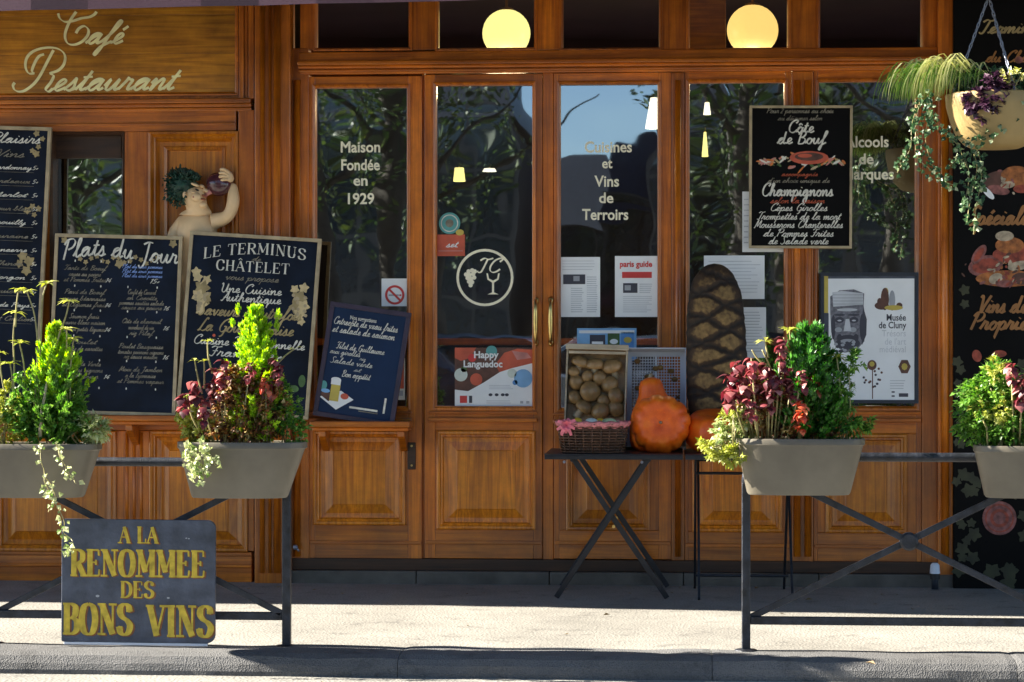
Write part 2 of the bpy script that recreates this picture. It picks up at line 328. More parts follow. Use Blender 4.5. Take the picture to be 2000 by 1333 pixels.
# ------------------------------------------------------------------ lettering: pen strokes
def catmull(p, k=5):
    if len(p) < 3: return [tuple(q) for q in p]
    out = []; n = len(p)
    for i in range(n-1):
        a, b, c, d = p[max(i-1, 0)], p[i], p[i+1], p[min(i+2, n-1)]
        for j in range(k):
            t = j/k
            out.append(tuple(.5*((2*b[q])+(-a[q]+c[q])*t+(2*a[q]-5*b[q]+4*c[q]-d[q])*t*t+(-a[q]+3*b[q]-3*c[q]+d[q])*t**3) for q in (0, 1)))
    out.append(tuple(p[-1])); return out
RC = 0
def ribbon(mb, pts, wf, y, mat):
    n = len(pts)
    if n < 2: return
    global RC; RC += 1; y -= (RC % 60)*1.2e-5
    L = []
    for i, p in enumerate(pts):
        a, b = pts[max(i-1, 0)], pts[min(i+1, n-1)]
        dx, dz = b[0]-a[0], b[1]-a[1]; l = math.hypot(dx, dz) or 1e-6; dx /= l; dz /= l
        h = wf(dx, dz)/2; y -= 4e-6; L += [(p[0]-dz*h, y, p[1]+dx*h), (p[0]+dz*h, y, p[1]-dx*h)]
    mb.add(L, [(2*i, 2*i+1, 2*i+3, 2*i+2) for i in range(n-1)], mat)
SCR = {
'a': (13, [[(0,1),(4,6),(9,9.5),(6,10.2),(3,8),(2.2,4),(3.6,.4),(6.5,1.5),(9.4,7),(9.8,9.8),(9.2,4),(10,.6),(13,2.5)]]),
'b': (12, [[(0,2),(4,9),(6.5,17),(6,21),(4.2,20),(3.4,12),(3.2,4),(4.4,.4),(7.6,1),(9.2,5),(8.6,8.6),(12,7.6)]]),
'c': (9.5, [[(0,1),(3,5),(7.6,7.6),(8.3,9.4),(5.5,10.2),(2.8,7.5),(2.3,3.2),(4.4,.3),(10,3)]]),
'd': (13, [[(0,1),(4,6),(9,9.5),(6,10.2),(3,8),(2.2,4),(3.6,.4),(6.5,1.5),(9.4,7),(10.8,21),(9.4,10),(9.3,3),(10.4,.5),(13,2.5)]]),
'e': (9.5, [[(0,1),(4,3.5),(7.4,7.2),(6.8,9.8),(4.6,9.6),(2.8,6.5),(2.8,2.4),(5,.2),(10,3)]]),
'f': (8.5, [[(0,2),(5,10),(8.5,19),(8,22),(6,20),(4.4,10),(2.6,-4),(.8,-10),(-.6,-9),(1.5,-3),(5,0),(9,2.5)]]),
'g': (12.5, [[(0,1),(4,6),(9,9.5),(6,10.2),(3,8),(2.2,4),(3.6,.4),(6.5,1.5),(9.4,8),(8.8,-4),(6.6,-10),(3.6,-9.6),(4.5,-5),(9,0),(13,2.5)]]),
'h': (12, [[(0,2),(4,9),(7,18),(6.2,21.5),(4.6,19),(3,8),(2.4,0),(4,6),(7.4,10),(9,8.6),(8.6,3),(9.4,.5),(12.5,2.5)]]),
'i': (6.5, [[(0,1),(3.4,9.8),(3,4),(3.8,.5),(7,2.5)],[(4,13.5),(4.4,14.6)]]),
'l': (7.5, [[(0,2),(4,10),(6.6,18),(5.8,21.5),(4,18),(3,8),(3.4,1.4),(5,.4),(8,2.5)]]),
'm': (15, [[(0,6),(1.8,9.8),(2.2,8),(1.8,0),(3.5,6),(6,10),(7.2,8.4),(6.8,0),(8.6,6),(11,10),(12.3,8.4),(11.8,3),(12.6,.5),(15.5,2.5)]]),
'n': (11, [[(0,6),(1.8,9.8),(2.2,8),(1.8,0),(3.8,6),(6.8,10),(8.2,8.4),(7.8,3),(8.6,.5),(11.5,2.5)]]),
'o': (10.5, [[(0,1),(2.6,6),(6,10),(3,8),(2.2,4),(4,.3),(7.2,1),(8.8,5),(7.8,9),(5.8,10),(7.2,8.4),(11,8)]]),
'p': (11, [[(0,6),(2.4,9.8),(2.2,2),(1.2,-10),(2.6,2),(4.6,8.4),(7.6,10),(9.4,6.6),(8.4,2),(5.6,.2),(3.2,1.8),(8,1),(11.5,2.5)]]),
'q': (12.5, [[(0,1),(4,6),(9,9.5),(6,10.2),(3,8),(2.2,4),(3.6,.4),(6.5,1.5),(9.4,8),(8.6,-10),(9.4,-4),(13,2.5)]]),
'r': (9, [[(0,1),(2.6,8),(3.2,11),(4.2,9.3),(7,9.2),(6.4,4),(7,.6),(10,2.5)]]),
's': (8.5, [[(0,1),(3.4,7),(4.8,11),(5.6,7),(6.4,3),(4.6,.2),(1.8,1),(5,.6),(9,2.5)]]),
't': (7, [[(0,1),(3.6,10),(5,17),(3.8,9),(3.2,3),(4.2,.5),(7.5,2.5)],[(1,11.5),(7.5,12)]]),
'u': (11.5, [[(0,4),(2.2,9.8),(1.8,4),(2.8,.5),(5.6,1.6),(8.6,9.8),(8.2,4),(9,.5),(12,2.5)]]),
'v': (10, [[(0,6),(2,9.8),(3,6),(4.2,0),(6.6,4),(8.4,9.6),(10.5,8.4)]]),
'x': (10, [[(0,6),(2.5,9.6),(4.6,5),(6.8,.4),(10,3)],[(8.4,9.6),(1,.3)]]),
'y': (11.5, [[(0,4),(2.2,9.8),(1.8,4),(2.8,.5),(5.6,1.6),(8.6,9.8),(8,-3),(6,-10),(3.4,-9),(4.8,-4.6),(8.6,0),(12,2.5)]]),
'z': (8, [[(0,6),(3,9.8),(6.5,9.4),(2,.6),(5,1),(6.5,-3),(4,-9),(3,-6),(8.5,1.5)]]),
'C': (14, [[(12,16),(14.5,20),(11.5,21.5),(6,18),(3,10),(4,3),(8,0),(12,1.5),(15,5)]]),
'P': (13, [[(5,20),(3.6,10),(2.5,0)],[(1,16),(4,20.5),(10,21),(13,17),(11,12),(6,10)]]),
'J': (12, [[(3,18),(8,21),(13,20.5)],[(9,21),(8,8),(6,-4),(2.5,-8),(.5,-5)]]),
'T': (12, [[(1,18),(5,21.5),(10,19.8),(15,21.5)],[(9,20),(7.5,8),(6,1),(3,0),(1.5,2.5)]]),
'F': (12, [[(1,18),(5,21.5),(10,19.8),(15,21.5)],[(9,20),(7.5,8),(6,1),(3,0),(1.5,2.5)],[(4,11),(11,11.5)]]),
'L': (12, [[(10,19),(11,21.5),(8.5,21),(6,12),(4,3),(1.5,0),(5,1.6),(9,0),(13,2)]]),
'S': (12, [[(11,18),(12,20.5),(8.5,21.5),(5,18),(7,12),(9.5,6),(7.5,1),(3.5,0),(1,3.5)]]),
'B': (13, [[(5,20),(3.6,10),(2.5,0)],[(1,16),(4,20.5),(9,21),(11.5,17.5),(9,12.5),(5,11),(10,10),(12,5.5),(9,.6),(2.5,0)]]),
'V': (13, [[(1,18),(3,21),(4.5,16),(6,0),(9,9),(14,21)]]),
'U': (15, [[(1,18),(3,21),(3.6,14),(3.4,4),(6,0),(10,4),(12.5,20),(12,5),(13,.5),(16,2.5)]]),
'A': (14, [[(1,2),(3,0),(7,8),(12.5,21),(11.8,8),(12.6,.5),(15,2)],[(5,8),(12,8.5)]]),
'R': (14, [[(5,20),(3.6,10),(2.5,0)],[(1,16),(4,20.5),(10,21),(13,17),(11,12),(6,10.5),(9,4),(12,0),(14.5,2)]]),
'D': (14, [[(5,20),(3.8,8),(3,1)],[(1,18),(5,21.5),(12,18),(14,9),(9,1),(2,0)]]),
'G': (14, [[(12,16),(14.5,20),(11.5,21.5),(6,18),(3,10),(4,3),(8,0),(12,3),(12.5,9),(8.5,9)],[(12.3,8),(11,-5),(7,-8)]]),
'M': (17, [[(1,1),(2.5,.5),(5.5,20),(6.5,20),(8,3),(14,20.5),(14.6,6),(15.5,.5),(18,2.5)]]),
'1': (6, [[(1,14),(4,18),(3.4,0)]]), '2': (9, [[(1,14),(4,18),(7,15),(5,8),(1,0),(8,1)]]), '5': (9, [[(7,18),(2.5,17.6),(2,10),(6,10.5),(7,5),(4.5,0),(1,1.5)]]),
'6': (9, [[(6.5,17.5),(2.5,10),(2,3),(4.5,0),(7,3),(6,8),(2.5,6)]]), '8': (9, [[(4.5,9.5),(2,13),(4.5,18),(7,14),(2,5),(4.5,0),(7.5,4),(4.5,9.5)]]),
'9': (9, [[(7,14),(4.5,18),(2,14),(4,10),(7,13),(6.6,6),(5,0)]]), '0': (9, [[(4.5,18),(1.6,9),(4.5,0),(7.4,9),(4.5,18)]]),
'4': (9, [[(6,18),(1,6),(8,6)],[(6,10),(5.6,0)]]), ',': (3, [[(1.5,1),(.5,-3)]]), '.': (3, [[(1,0),(1.6,1)]]), "'": (4, [[(2,20),(1.2,16)]]), '-': (8, [[(1,5),(6,5.5)]]), '*': (6, [[(1,3),(5,8)],[(5,3),(1,8)],[(3,2),(3,9)]]),
}
def script_w(txt): return sum(7 if c == ' ' else SCR[base(c)][0] for c in txt)
ACC = {'é': 'e', 'è': 'e', 'ê': 'e', 'â': 'a', 'ô': 'o', 'û': 'u', 'à': 'a', 'É': 'E', 'Â': 'A', 'œ': 'o'}
def base(c): return ACC.get(c, c)
SCR.update({'E': SCR['C'], 'N': SCR['M'], 'O': SCR['D'], 'H': SCR['M'], 'k': SCR['h'], 'w': SCR['v'], 'j': SCR['i'], 'K': SCR['R']})
_b = base
def base(c): c = _b(c); return c if c in SCR or c in SER else c.lower() if c.lower() in SCR else 'o'
def script(mb, txt, xc, z, size, mat, y=-.0015, slant=.4, pen=(.012, .055), nib=radians(35), width=None, warp=None, k=4):
    """joined handwriting; size = cap height; width = total width wanted"""
    s = size/21; sx = s
    W = script_w(txt)
    if width: sx = width/W
    x = xc-W*sx/2; lo, hi = pen[0]*size, pen[1]*size
    wf = lambda dx, dz: lo+(hi-lo)*abs(dx*sin(nib)+dz*cos(nib))
    f = warp or (lambda a, b: (a, b))
    for c in txt:
        if c == ' ': x += 7*sx; continue
        wd, st = SCR[base(c)]
        st = list(st)
        if c in 'éè': st.append([(5, 13), (8, 16.5)] if c == 'é' else [(4, 16.5), (7, 13)])
        if c in 'âêôû': st.append([(3, 12.5), (5.5, 15.5), (8, 12.5)])
        for q in st:
            ribbon(mb, [f(x+(a+b*slant)*sx, z+b*s) for a, b in catmull(q, k)], wf, y, mat)
        x += wd*sx
O_ = [(4.6,10.1),(2.2,9),(1.1,5),(2.2,1),(4.6,-.1),(7,1),(8.1,5),(7,9),(4.6,10.1)]
SER = {
'A': (8.4, [(0,[(.7,0),(4,10)],'s'),(1,[(4,10),(7.6,0)],'e'),(0,[(2,3.5),(6.2,3.5)],'')]),
'B': (8, [(1,[(1.9,0),(1.9,10)],'se'),(2,[(1.9,10),(4.6,9.9),(6.4,8.8),(6.2,6.4),(4.4,5.3),(1.9,5.2)],''),(2,[(1.9,5.2),(5,5.2),(7.1,3.9),(7,1.4),(5,.1),(1.9,0)],'')]),
'C': (8, [(2,[(7.3,7),(6.6,9.2),(4.5,10.1),(2.1,8.8),(1.1,5),(2.1,1.2),(4.5,-.1),(6.6,.8),(7.4,3)],''),(0,[(7.3,7),(7.3,10)],'')]),
'D': (8.8, [(1,[(1.9,0),(1.9,10)],'se'),(2,[(1.9,10),(4.6,9.8),(7.2,8),(7.9,5),(7.2,2),(4.6,.2),(1.9,0)],'')]),
'E': (7.6, [(1,[(1.9,0),(1.9,10)],'se'),(0,[(1,10),(6.6,10)],''),(0,[(6.6,10),(6.8,7.8)],''),(0,[(1.9,5.2),(5.2,5.2)],''),(0,[(5.2,6.2),(5.2,4.2)],''),(0,[(1,0),(6.8,0)],''),(0,[(6.8,0),(7.1,2.4)],'')]),
'H': (9.2, [(1,[(2,0),(2,10)],'se'),(1,[(7.3,0),(7.3,10)],'se'),(0,[(2,5),(7.3,5)],'')]),
'I': (4.4, [(1,[(2.2,0),(2.2,10)],'se')]),
'L': (7.2, [(1,[(1.9,0),(1.9,10)],'se'),(0,[(1,0),(6.6,0)],''),(0,[(6.6,0),(6.9,2.6)],'')]),
'M': (10.6, [(0,[(1.6,0),(1.8,10)],'se'),(1,[(1.8,10),(5.2,1.6)],''),(0,[(5.2,1.6),(8.6,10)],''),(1,[(8.8,10),(9,0)],'se')]),
'N': (9, [(0,[(1.6,0),(1.6,10)],'se'),(1,[(1.8,10),(7.4,0)],''),(0,[(7.4,0),(7.4,10)],'e')]),
'O': (9.2, [(2, O_, '')]),
'R': (8.4, [(1,[(1.9,0),(1.9,10)],'se'),(2,[(1.9,10),(4.6,9.9),(6.6,8.8),(6.5,6.2),(4.6,5.1),(1.9,5)],''),(1,[(4.2,5),(7.4,0)],'e')]),
'S': (7.6, [(2,[(6.5,7.6),(6,9.4),(4,10.1),(2,9.2),(1.6,7.3),(3,5.7),(5.3,4.6),(6.8,2.9),(6,.8),(4,-.1),(1.9,.6),(1.2,2.6)],''),(0,[(6.5,7.4),(6.5,10)],''),(0,[(1.2,0),(1.2,2.8)],'')]),
'T': (8, [(1,[(4,0),(4,10)],'s'),(0,[(.6,10),(7.4,10)],''),(0,[(.7,10),(.5,7.8)],''),(0,[(7.3,10),(7.5,7.8)],'')]),
'U': (9, [(1,[(1.9,10),(1.9,3.4)],'s'),(2,[(1.9,3.6),(2.6,.8),(4.7,-.1),(6.6,.8),(7.2,3.6)],''),(0,[(7.2,3.4),(7.2,10)],'e')]),
'V': (8.4, [(1,[(.9,10),(4.3,0)],'s'),(0,[(4.3,0),(7.6,10)],'e')]),
}
def serif(mb, txt, xc, z, h, mat, y=-.0015, width=None, thick=.17, thin=.05, warp=None, dx=0, dz=0, track=.6):
    s = h/10; W = sum((5 if c == ' ' else SER[base(c)][0]+track) for c in txt); sx = (width/W) if width else s
    x = xc-W*sx/2+dx; f = warp or (lambda a, b: (a, b)); T = thick*h; t = thin*h
    for c in txt:
        if c == ' ': x += 5*sx; continue
        wd, st = SER[base(c)]
        for k, q, sf in st:
            pts = [f(x+a*sx, z+dz+b*s) for a, b in (catmull(q, 5) if k == 2 else q)]
            wf = (lambda a, b: T) if k == 1 else (lambda a, b: t) if k == 0 else (lambda a, b: t+(T*1.05-t)*abs(b)**1.3)
            ribbon(mb, pts, wf, y, mat)
            for e, ch in ((0, 's'), (-1, 'e')):
                if ch in sf:
                    a, b = q[e]; hw = 1.35*h/10
                    p = f(x+a*sx, z+dz+b*s); p0 = f(x+a*sx-hw, z+dz+b*s); p1 = f(x+a*sx+hw, z+dz+b*s)
                    ribbon(mb, [p0, p, p1], lambda a, b: t*1.1, y-.0001, mat)
        if c in 'ÂÉ': ribbon(mb, [f(x+a*sx, z+dz+b*s) for a, b in ([(2.4, 11), (4, 12.6), (5.6, 11)] if c == 'Â' else [(3, 11), (5, 12.6)])], lambda a, b: t*1.6, y, mat)
        x += (wd+track)*sx
def plain(mb, txt, xc, z, size, mat, y=-.0015, bold=0.0, xs=1.0, align='CENTER', shear=0):
    """upright print lettering from the built-in font, flattened into the mesh"""
    cu = bpy.data.curves.new('t', 'FONT'); cu.body = txt; cu.size = size; cu.align_x = align; cu.offset = bold*size; cu.resolution_u = 3; cu.shear = shear
    o = bpy.data.objects.new('t', cu); C.objects.link(o); bpy.context.view_layer.update()
    me = o.evaluated_get(bpy.context.evaluated_depsgraph_get()).to_mesh()
    mb.add([(xc+v.co.x*xs, y, z+v.co.y) for v in me.vertices], [tuple(p.vertices) for p in me.polygons], mat)
    o.to_mesh_clear(); bpy.data.objects.remove(o); bpy.data.curves.remove(cu)
def lines(mb, x0, x1, z0, z1, n, mat, y=-.0015, fill=.4, rnd=.2):
    dz = (z1-z0)/n
    for i in range(n):
        zc = z0+(i+.5)*dz; mb.rectf(x0, x1-(x1-x0)*random.random()*rnd, zc-dz*fill/2, zc+dz*fill/2, y, mat)
def grapeleaf(mb, x, z, r, y, mat, rot=0):
    pts = []
    for k in range(20):
        a = 2*pi*k/20; q = r*(1 if k % 4 == 0 else .62 if k % 4 == 2 else .78); pts.append((x+q*cos(a+rot), z+q*sin(a+rot)))
    n = len(pts); mb.add([(x, y, z)]+[(p[0], y, p[1]) for p in pts], [(0, 1+i, 1+(i+1) % n) for i in range(n)], mat)

def crust_mat():
    m, n, b = new_mat('bread_crust'); L = n.links; at = node(n, 'ShaderNodeAttribute', attribute_name='crust')
    tc = node(n, 'ShaderNodeTexCoord'); a = node(n, 'ShaderNodeTexNoise'); a.inputs['Scale'].default_value = 38; a.inputs['Detail'].default_value = 7; L.new(tc.outputs['Object'], a.inputs['Vector'])
    ad = node(n, 'ShaderNodeMath', operation='MULTIPLY_ADD'); ad.inputs[1].default_value = .75; L.new(a.outputs[0], ad.inputs[0]); L.new(at.outputs['Fac'], ad.inputs[2])
    r = ramp(n, [(.35, (.014, .008, .005)), (.70, (.055, .028, .011)), (.98, (.36, .22, .075))]); sc = node(n, 'ShaderNodeMath', operation='MULTIPLY'); sc.inputs[1].default_value = .72; L.new(ad.outputs[0], sc.inputs[0]); L.new(sc.outputs[0], r.inputs[0]); L.new(r.outputs[0], b.inputs['Base Color'])
    b.inputs['Roughness'].default_value = .75; bp = node(n, 'ShaderNodeBump'); bp.inputs['Strength'].default_value = .5; bp.inputs['Distance'].default_value = .006; L.new(a.outputs[0], bp.inputs['Height']); L.new(bp.outputs[0], b.inputs['Normal'])
crust_mat()
# ================================================================== GROUND
def R(u0, u1, v0, v1, Y=0.0):
    uc = (u0+u1)/2; return X(u0, Y), X(u1, Y), Z(uc, v1, Y), Z(uc, v0, Y)   # x0,x1,z0,z1
YK0, YK1 = -2.57, -2.86          # back and front of the kerb stones
mb = MB(); mb.add([(-60, YK0, 0), (60, YK0, 0), (60, .3, 0), (-60, .3, 0)], [(0, 1, 2, 3)], 'pavement'); mb.build('pavement', kind='structure')
mb = MB(); mb.add([(-120, -160, -.078), (120, -160, -.078), (120, YK1+.05, -.078), (-120, YK1+.05, -.078)], [(0, 1, 2, 3)], 'road'); mb.build('road', kind='structure')
kerb = bpy.data.objects.new('kerb', None); C.objects.link(kerb); kerb['kind'] = 'structure'
def kerb_stone(x0, x1):
    mb = MB(); n = 40; prof = [(YK0, -.1), (YK0, .004), (YK0-.02, .008), (YK1+.075, .004), (YK1+.03, -.008), (YK1+.008, -.034), (YK1, -.06), (YK1, -.12)]
    xs = [x0+.0012+(x1-x0-.0024)*i/n for i in range(n+1)]; m = len(prof); vs = []
    for i, x in enumerate(xs):
        for j, (y, z) in enumerate(prof):
            e = .006 if i in (0, n) and 1 < j < 7 else 0
            vs.append((x, y+noise.noise(Vector((x*5, j, 0)))*.006+e*.3, z+(noise.noise(Vector((x*4, j*.7, 3)))*.008-e*.6 if 0 < j < 6 else 0)))
    fs = [(i*m+j, i*m+j+1, (i+1)*m+j+1, (i+1)*m+j) for i in range(n) for j in range(m-1)]
    fs += [tuple(range(m))[::-1], tuple(n*m+j for j in range(m))]
    mb.add(vs, fs, 'granite'); return mb.build('kerb_stone', parent=kerb, smooth=False)
xj = [X(-420, -2.7), X(785, -2.7), X(1390, -2.7), X(1976, -2.7), X(2450, -2.7)]
for a, b in zip(xj, xj[1:]): kerb_stone(a, b)
for k in range(8): kerb_stone(xj[-1]+k*1.2, xj[-1]+k*1.2+1.2); kerb_stone(xj[0]-k*1.2-1.2, xj[0]-k*1.2)
# ================================================================== THE CAFE FRONT
B = thing('cafe_building', 'varnished oak cafe front with double glass doors, tall windows and a carved wainscot', 'building')
def part(name, fn, mat=None, parent=None, bevel=.003, **k):
    mb = MB(); fn(mb); return mb.build(name, mat, parent or B, bevel=bevel, **k)
def pbox(name, u0, u1, v0, v1, yf, yb, mat, parent=None, bevel=.003, **k):
    x0, x1, z0, z1 = R(u0, u1, v0, v1, yf)
    return part(name, lambda m: m.box(x0, x1, yf, yb, z0, z1, mat), parent=parent, bevel=bevel, **k)
def pring(name, u0, u1, v0, v1, prof, mat, parent=None, cap=True, yref=0, **k):
    x0, x1, z0, z1 = R(u0, u1, v0, v1, yref)
    mb = MB(); mb.ring(x0, x1, z0, z1, prof, mat, cap); return mb.build(name, parent=parent or B, **k)
def raised(yf, deep=1.0):
    return [(0, yf+.002), (0, yf-.010), (.006, yf-.014), (.016, yf-.012), (.022, yf-.004), (.030, yf-.006), (.036, yf+.010*deep), (.050, yf+.014*deep), (.058, yf+.016*deep), (.100, yf+.004*deep), (.104, yf+.001*deep)]
def paneprof(yf): return [(-.012, yf+.001), (-.011, yf-.008), (-.004, yf-.010), (.002, yf-.004), (.007, yf+.006), (.008, yf+.024)]
def leaf(name, u0, u1, vt, vb, p, q, yf=-.02, label=None):
    """a glazed leaf: stiles, rails, pane with beading, raised panel below"""
    e = bpy.data.objects.new(name, None); C.objects.link(e); e.parent = B
    if label: e['label'] = label
    yb = .03; x0, x1, z0, z1 = R(u0, u1, vt, vb, yf); px0, px1, pz0, pz1 = R(*p, yf); qx0, qx1, qz0, qz1 = R(*q, yf)
    def bx(nm, a, b, c, d, mat, y0=yf, y1=yb, bv=.0025): return part(nm, lambda m: m.box(a, b, y0, y1, c, d, mat), parent=e, bevel=bv)
    bx('stile', x0, px0, z0, z1, 'wood_v'); bx('stile', px1, x1, z0, z1, 'wood_v')
    bx('rail', px0+.0005, px1-.0005, pz1, z1, 'wood_h'); bx('rail', px0+.0005, px1-.0005, qz1, pz0, 'wood_h'); bx('rail', px0+.0005, px1-.0005, z0, qz0, 'wood_h')
    if qx0 > px0+.004: bx('stile', px0+.0005, qx0, qz0+.0005, qz1-.0005, 'wood_v', yf+.0015)
    if px1 > qx1+.004: bx('stile', qx1, px1-.0005, qz0+.0005, qz1-.0005, 'wood_v', yf+.0015)
    mb = MB(); mb.ring(px0, px1, pz0, pz1, paneprof(yf), 'wood_v', cap=False); mb.build('beading', parent=e)
    mb = MB(); mb.ring(qx0, qx1, qz0, qz1, raised(yf), 'wood_panel'); mb.build('raised_panel', parent=e)
    # sill mouldings under the pane, and the weather moulding near the bottom
    for zz, h, pr in ((pz0-PX(10), PX(5), .016), (pz0-PX(24), PX(8), .026)):
        bx('sill_moulding', px0-PX(12), px1+PX(8), zz-h/2, zz+h/2, 'wood_h', yf-pr, yf-.0005, .004)
    zb = z0+PX(32); bx('bottom_moulding', x0+.004, x1-.004, zb-PX(4), zb+PX(3), 'wood_h', yf-.009, yf-.0005, .003)
    g = MB(); g.add([(px0+.001, .004, pz0+.001), (px1-.001, .004, pz0+.001), (px1-.001, .004, pz1-.001), (px0+.001, .004, pz1-.001)], [(0, 1, 2, 3)], 'glass')
    g.build('pane', parent=e); return e
wA = leaf('window', 603, 824, 150, 1092, (615, 797, 170, 797), (612, 792, 842, 1026), label='tall window left of the doors')
dL = leaf('door', 829, 1059, 146, 1092, (850, 1042, 165, 797), (853, 1046, 842, 1035), yf=-.026, label='left door leaf with the round emblem')
dR = leaf('door', 1082, 1311, 143, 1093, (1092, 1287, 163, 800), (1106, 1269, 844, 1037), yf=-.026, label='right door leaf')
wD = leaf('window', 1337, 1546, 140, 1098, (1344, 1534, 160, 800), (1352, 1528, 846, 1040), label='window behind the tall bread loaf')
wE = leaf('window', 1589, 1800, 138, 1100, (1597, 1790, 158, 797), (1612, 1772, 848, 1042), label='window with the framed museum poster')
# posts and jambs
def post(u0, u1, vt, vb, yf, nm='post'):
    x0, x1, z0, z1 = R(u0, u1, vt, vb, yf)
    def f(m):
        m.box(x0, x1, yf, .05, z0, z1, 'wood_v')
    o = part(nm, f, bevel=.004)
    return o
post(568, 603, 95, 1118, -.035); post(824, 829, 146, 1092, .0); post(1059.5, 1081.5, 143, 1095, -.014); post(1311.5, 1336.5, 142, 1096, -.034)
post(1546.5, 1588.5, 140, 1099, -.030); post(1800.5, 1832, 95, 1120, -.030); post(1832.5, 1862, -120, 1150, -.075, 'pilaster')
# half round shafts and grooves on the mullions
def shaft(u, r, v0, v1, yf, mat='wood_v'):
    mb = MB(); a = P(u, v0, yf); b = P(u, v1, yf); mb.tube([b, a], PX(r, u), 12, mat); mb.build('shaft', parent=B, smooth=True)
for u, r, y in ((1557, 7, -.034), (1578, 7, -.034), (1324, 6, -.038), (580, 7, -.04), (1846, 8, -.08)): shaft(u, r, 158, 1088, y)
for u, r, y in ((512, 5, -.105), (527, 3, -.105), (541, 7, -.105)): shaft(u, r, -40, 1120, y)
# door furniture
for u, d in ((1047, dL), (1076, dR)):
    mb = MB(); yf = -.03
    a = P(u, 588, yf); b = P(u, 670, yf); c = (a+b)/2; xo = Vector((0, -.045, 0))
    mb.tube([a+Vector((0, .005, 0)), a+xo*.6, a+xo+Vector((0, 0, -.012)), a*.75+b*.25+xo, c+xo, a*.25+b*.75+xo, b+xo+Vector((0, 0, .012)), b+xo*.6, b+Vector((0, .005, 0))],
            [.009, .007, .008, .010, .0125, .010, .008, .007, .009], 12, 'brass')
    for q in (a, b):
        mb.lathe([(0, 0), (.013, 0), (.014, .003), (.008, .008), (0, .010)], 14, (0, 0, 0), 'brass')
        for i in range(len(mb.v)-70, len(mb.v)):
            x, y, z = mb.v[i]; mb.v[i] = (x+q.x, yf+.004-z, q.z+y*1.5)
    mb.build('handle', parent=d, smooth=True)
mb = MB()
for v in (872, 910): mb.tube([P(804, v, -.045), P(804, v, -.02)], .006, 10, 'brass')
mb.build('lock_plate_screw', parent=wA, kind='stuff')
x0, x1, z0, z1 = R(796, 812, 865, 918, -.022); part('lock_plate', lambda m: m.box(x0, x1, -.026, -.0205, z0, z1, 'wood_dark'), parent=wA)
# plinth and stone step
xa, xb = X(560), X(1862); zt, zm = Z(1100, 1093.5, -.03), Z(1100, 1117, -.05)
part('plinth', lambda m: m.box(xa, xb, -.045, .05, zm, zt-.001, 'wood_dark'))
for k in range(5):
    a, b = xa+(xb-xa)*k/5, xa+(xb-xa)*(k+1)/5
    part('doorstep_stone', lambda m: m.box(a+.002, b-.002, -.085, .05, -.02, zm-.001, 'grey_sill'), bevel=.006)
# transom beam with ledge
def hbeam(v0, v1, yf, yb, mat='wood_h', u0=586, u1=1832, uref=1200, nm='transom_beam'):
    x0, x1 = X(u0), X(u1); z1, z0 = Z(uref, v0, yf), Z(uref, v1, yf)
    return part(nm, lambda m: m.box(x0, x1, yf, yb, z0, z1, mat), bevel=.005)
hbeam(98, 141.5, -.04, .05); hbeam(115, 123, -.095, -.0405, nm='ledge_moulding'); hbeam(124, 130, -.07, -.0405, nm='ledge_moulding'); hbeam(132, 137, -.055, -.0405, nm='ledge_moulding')
tw = [(617, 800), (855, 1045), (1098, 1289), (1345, 1540), (1600, 1801)]
edges = [586]+[x for t in tw for x in t]+[1832]
for i in range(0, len(edges), 2): pbox('transom_post', edges[i], edges[i+1], -120, 98, -.03, .05, 'wood_v')
for a, b in tw:
    e = bpy.data.objects.new('transom_window', None); C.objects.link(e); e.parent = B
    x0, x1, z0, z1 = R(a, b, -120, 97, -.02)
    mb = MB(); mb.ring(x0-.001, x1+.001, z0+.001, z1, [(-.012, -.030), (-.011, -.037), (-.003, -.038), (.002, -.03), (.006, -.022), (.007, .01)], 'wood_v', cap=False); mb.build('frame', parent=e)
    g = MB(); g.add([(x0, .004, z0), (x1, .004, z0), (x1, .004, z1), (x0, .004, z1)], [(0, 1, 2, 3)], 'glass'); g.build('pane', parent=e)
# ---- left section
pbox('pilaster', 497, 567, -120, 1143, -.10, .05, 'wood_v', bevel=.005)
pbox('stile', 465.5, 496.5, 216, 807, -.06, .05, 'wood_v'); pbox('stile', 243, 290, 258, 807, -.06, .05, 'wood_v')
def lrail(nm, u0, u1, v0, v1, yf, mat='wood_h', yb=.05, uref=250):
    x0, x1 = X(u0), X(u1); z1, z0 = Z(uref, v0, yf), Z(uref, v1, yf); return part(nm, lambda m: m.box(x0, x1, yf, yb, z0, z1, mat), bevel=.005)
lrail('rail', -900, 465, 216, 258, -.06)
lrail('moulding', -900, 496, 194, 203, -.098); lrail('moulding', -900, 496, 204, 211, -.08); lrail('moulding', -900, 496, 212, 219, -.07, yb=-.0605); lrail('moulding', -900, 465, 241, 246, -.068, yb=-.0605)
fx0, fx1, fz0, fz1 = X(-900), X(496), Z(250, 194, -.06), Z(250, -120, -.06)
part('fascia_backing', lambda m: m.box(fx0, fx1, -.058, .05, fz0, fz1, 'wood_v'), bevel=0)
bz = [fz0+.03+(fz1-fz0-.03)*k/4 for k in range(5)]
for k in range(4): part('fascia_board', lambda m: m.box(fx0, X(466), -.066, -.0585, bz[k]+.0006, bz[k+1]-.0006, 'wood_sign'), bevel=.0012)
for u0, u1, y in ((466.5, 476, -.085), (477, 484, -.075), (485, 496, -.09)): pbox('moulding', u0, u1, -120, 193, y, -.059, 'wood_v')
pring('moulding', -900, 467, -120, 193, [(0, -.066), (0, -.080), (.008, -.082), (.014, -.070), (.02, -.067)], 'wood_h', cap=False, yref=-.06)
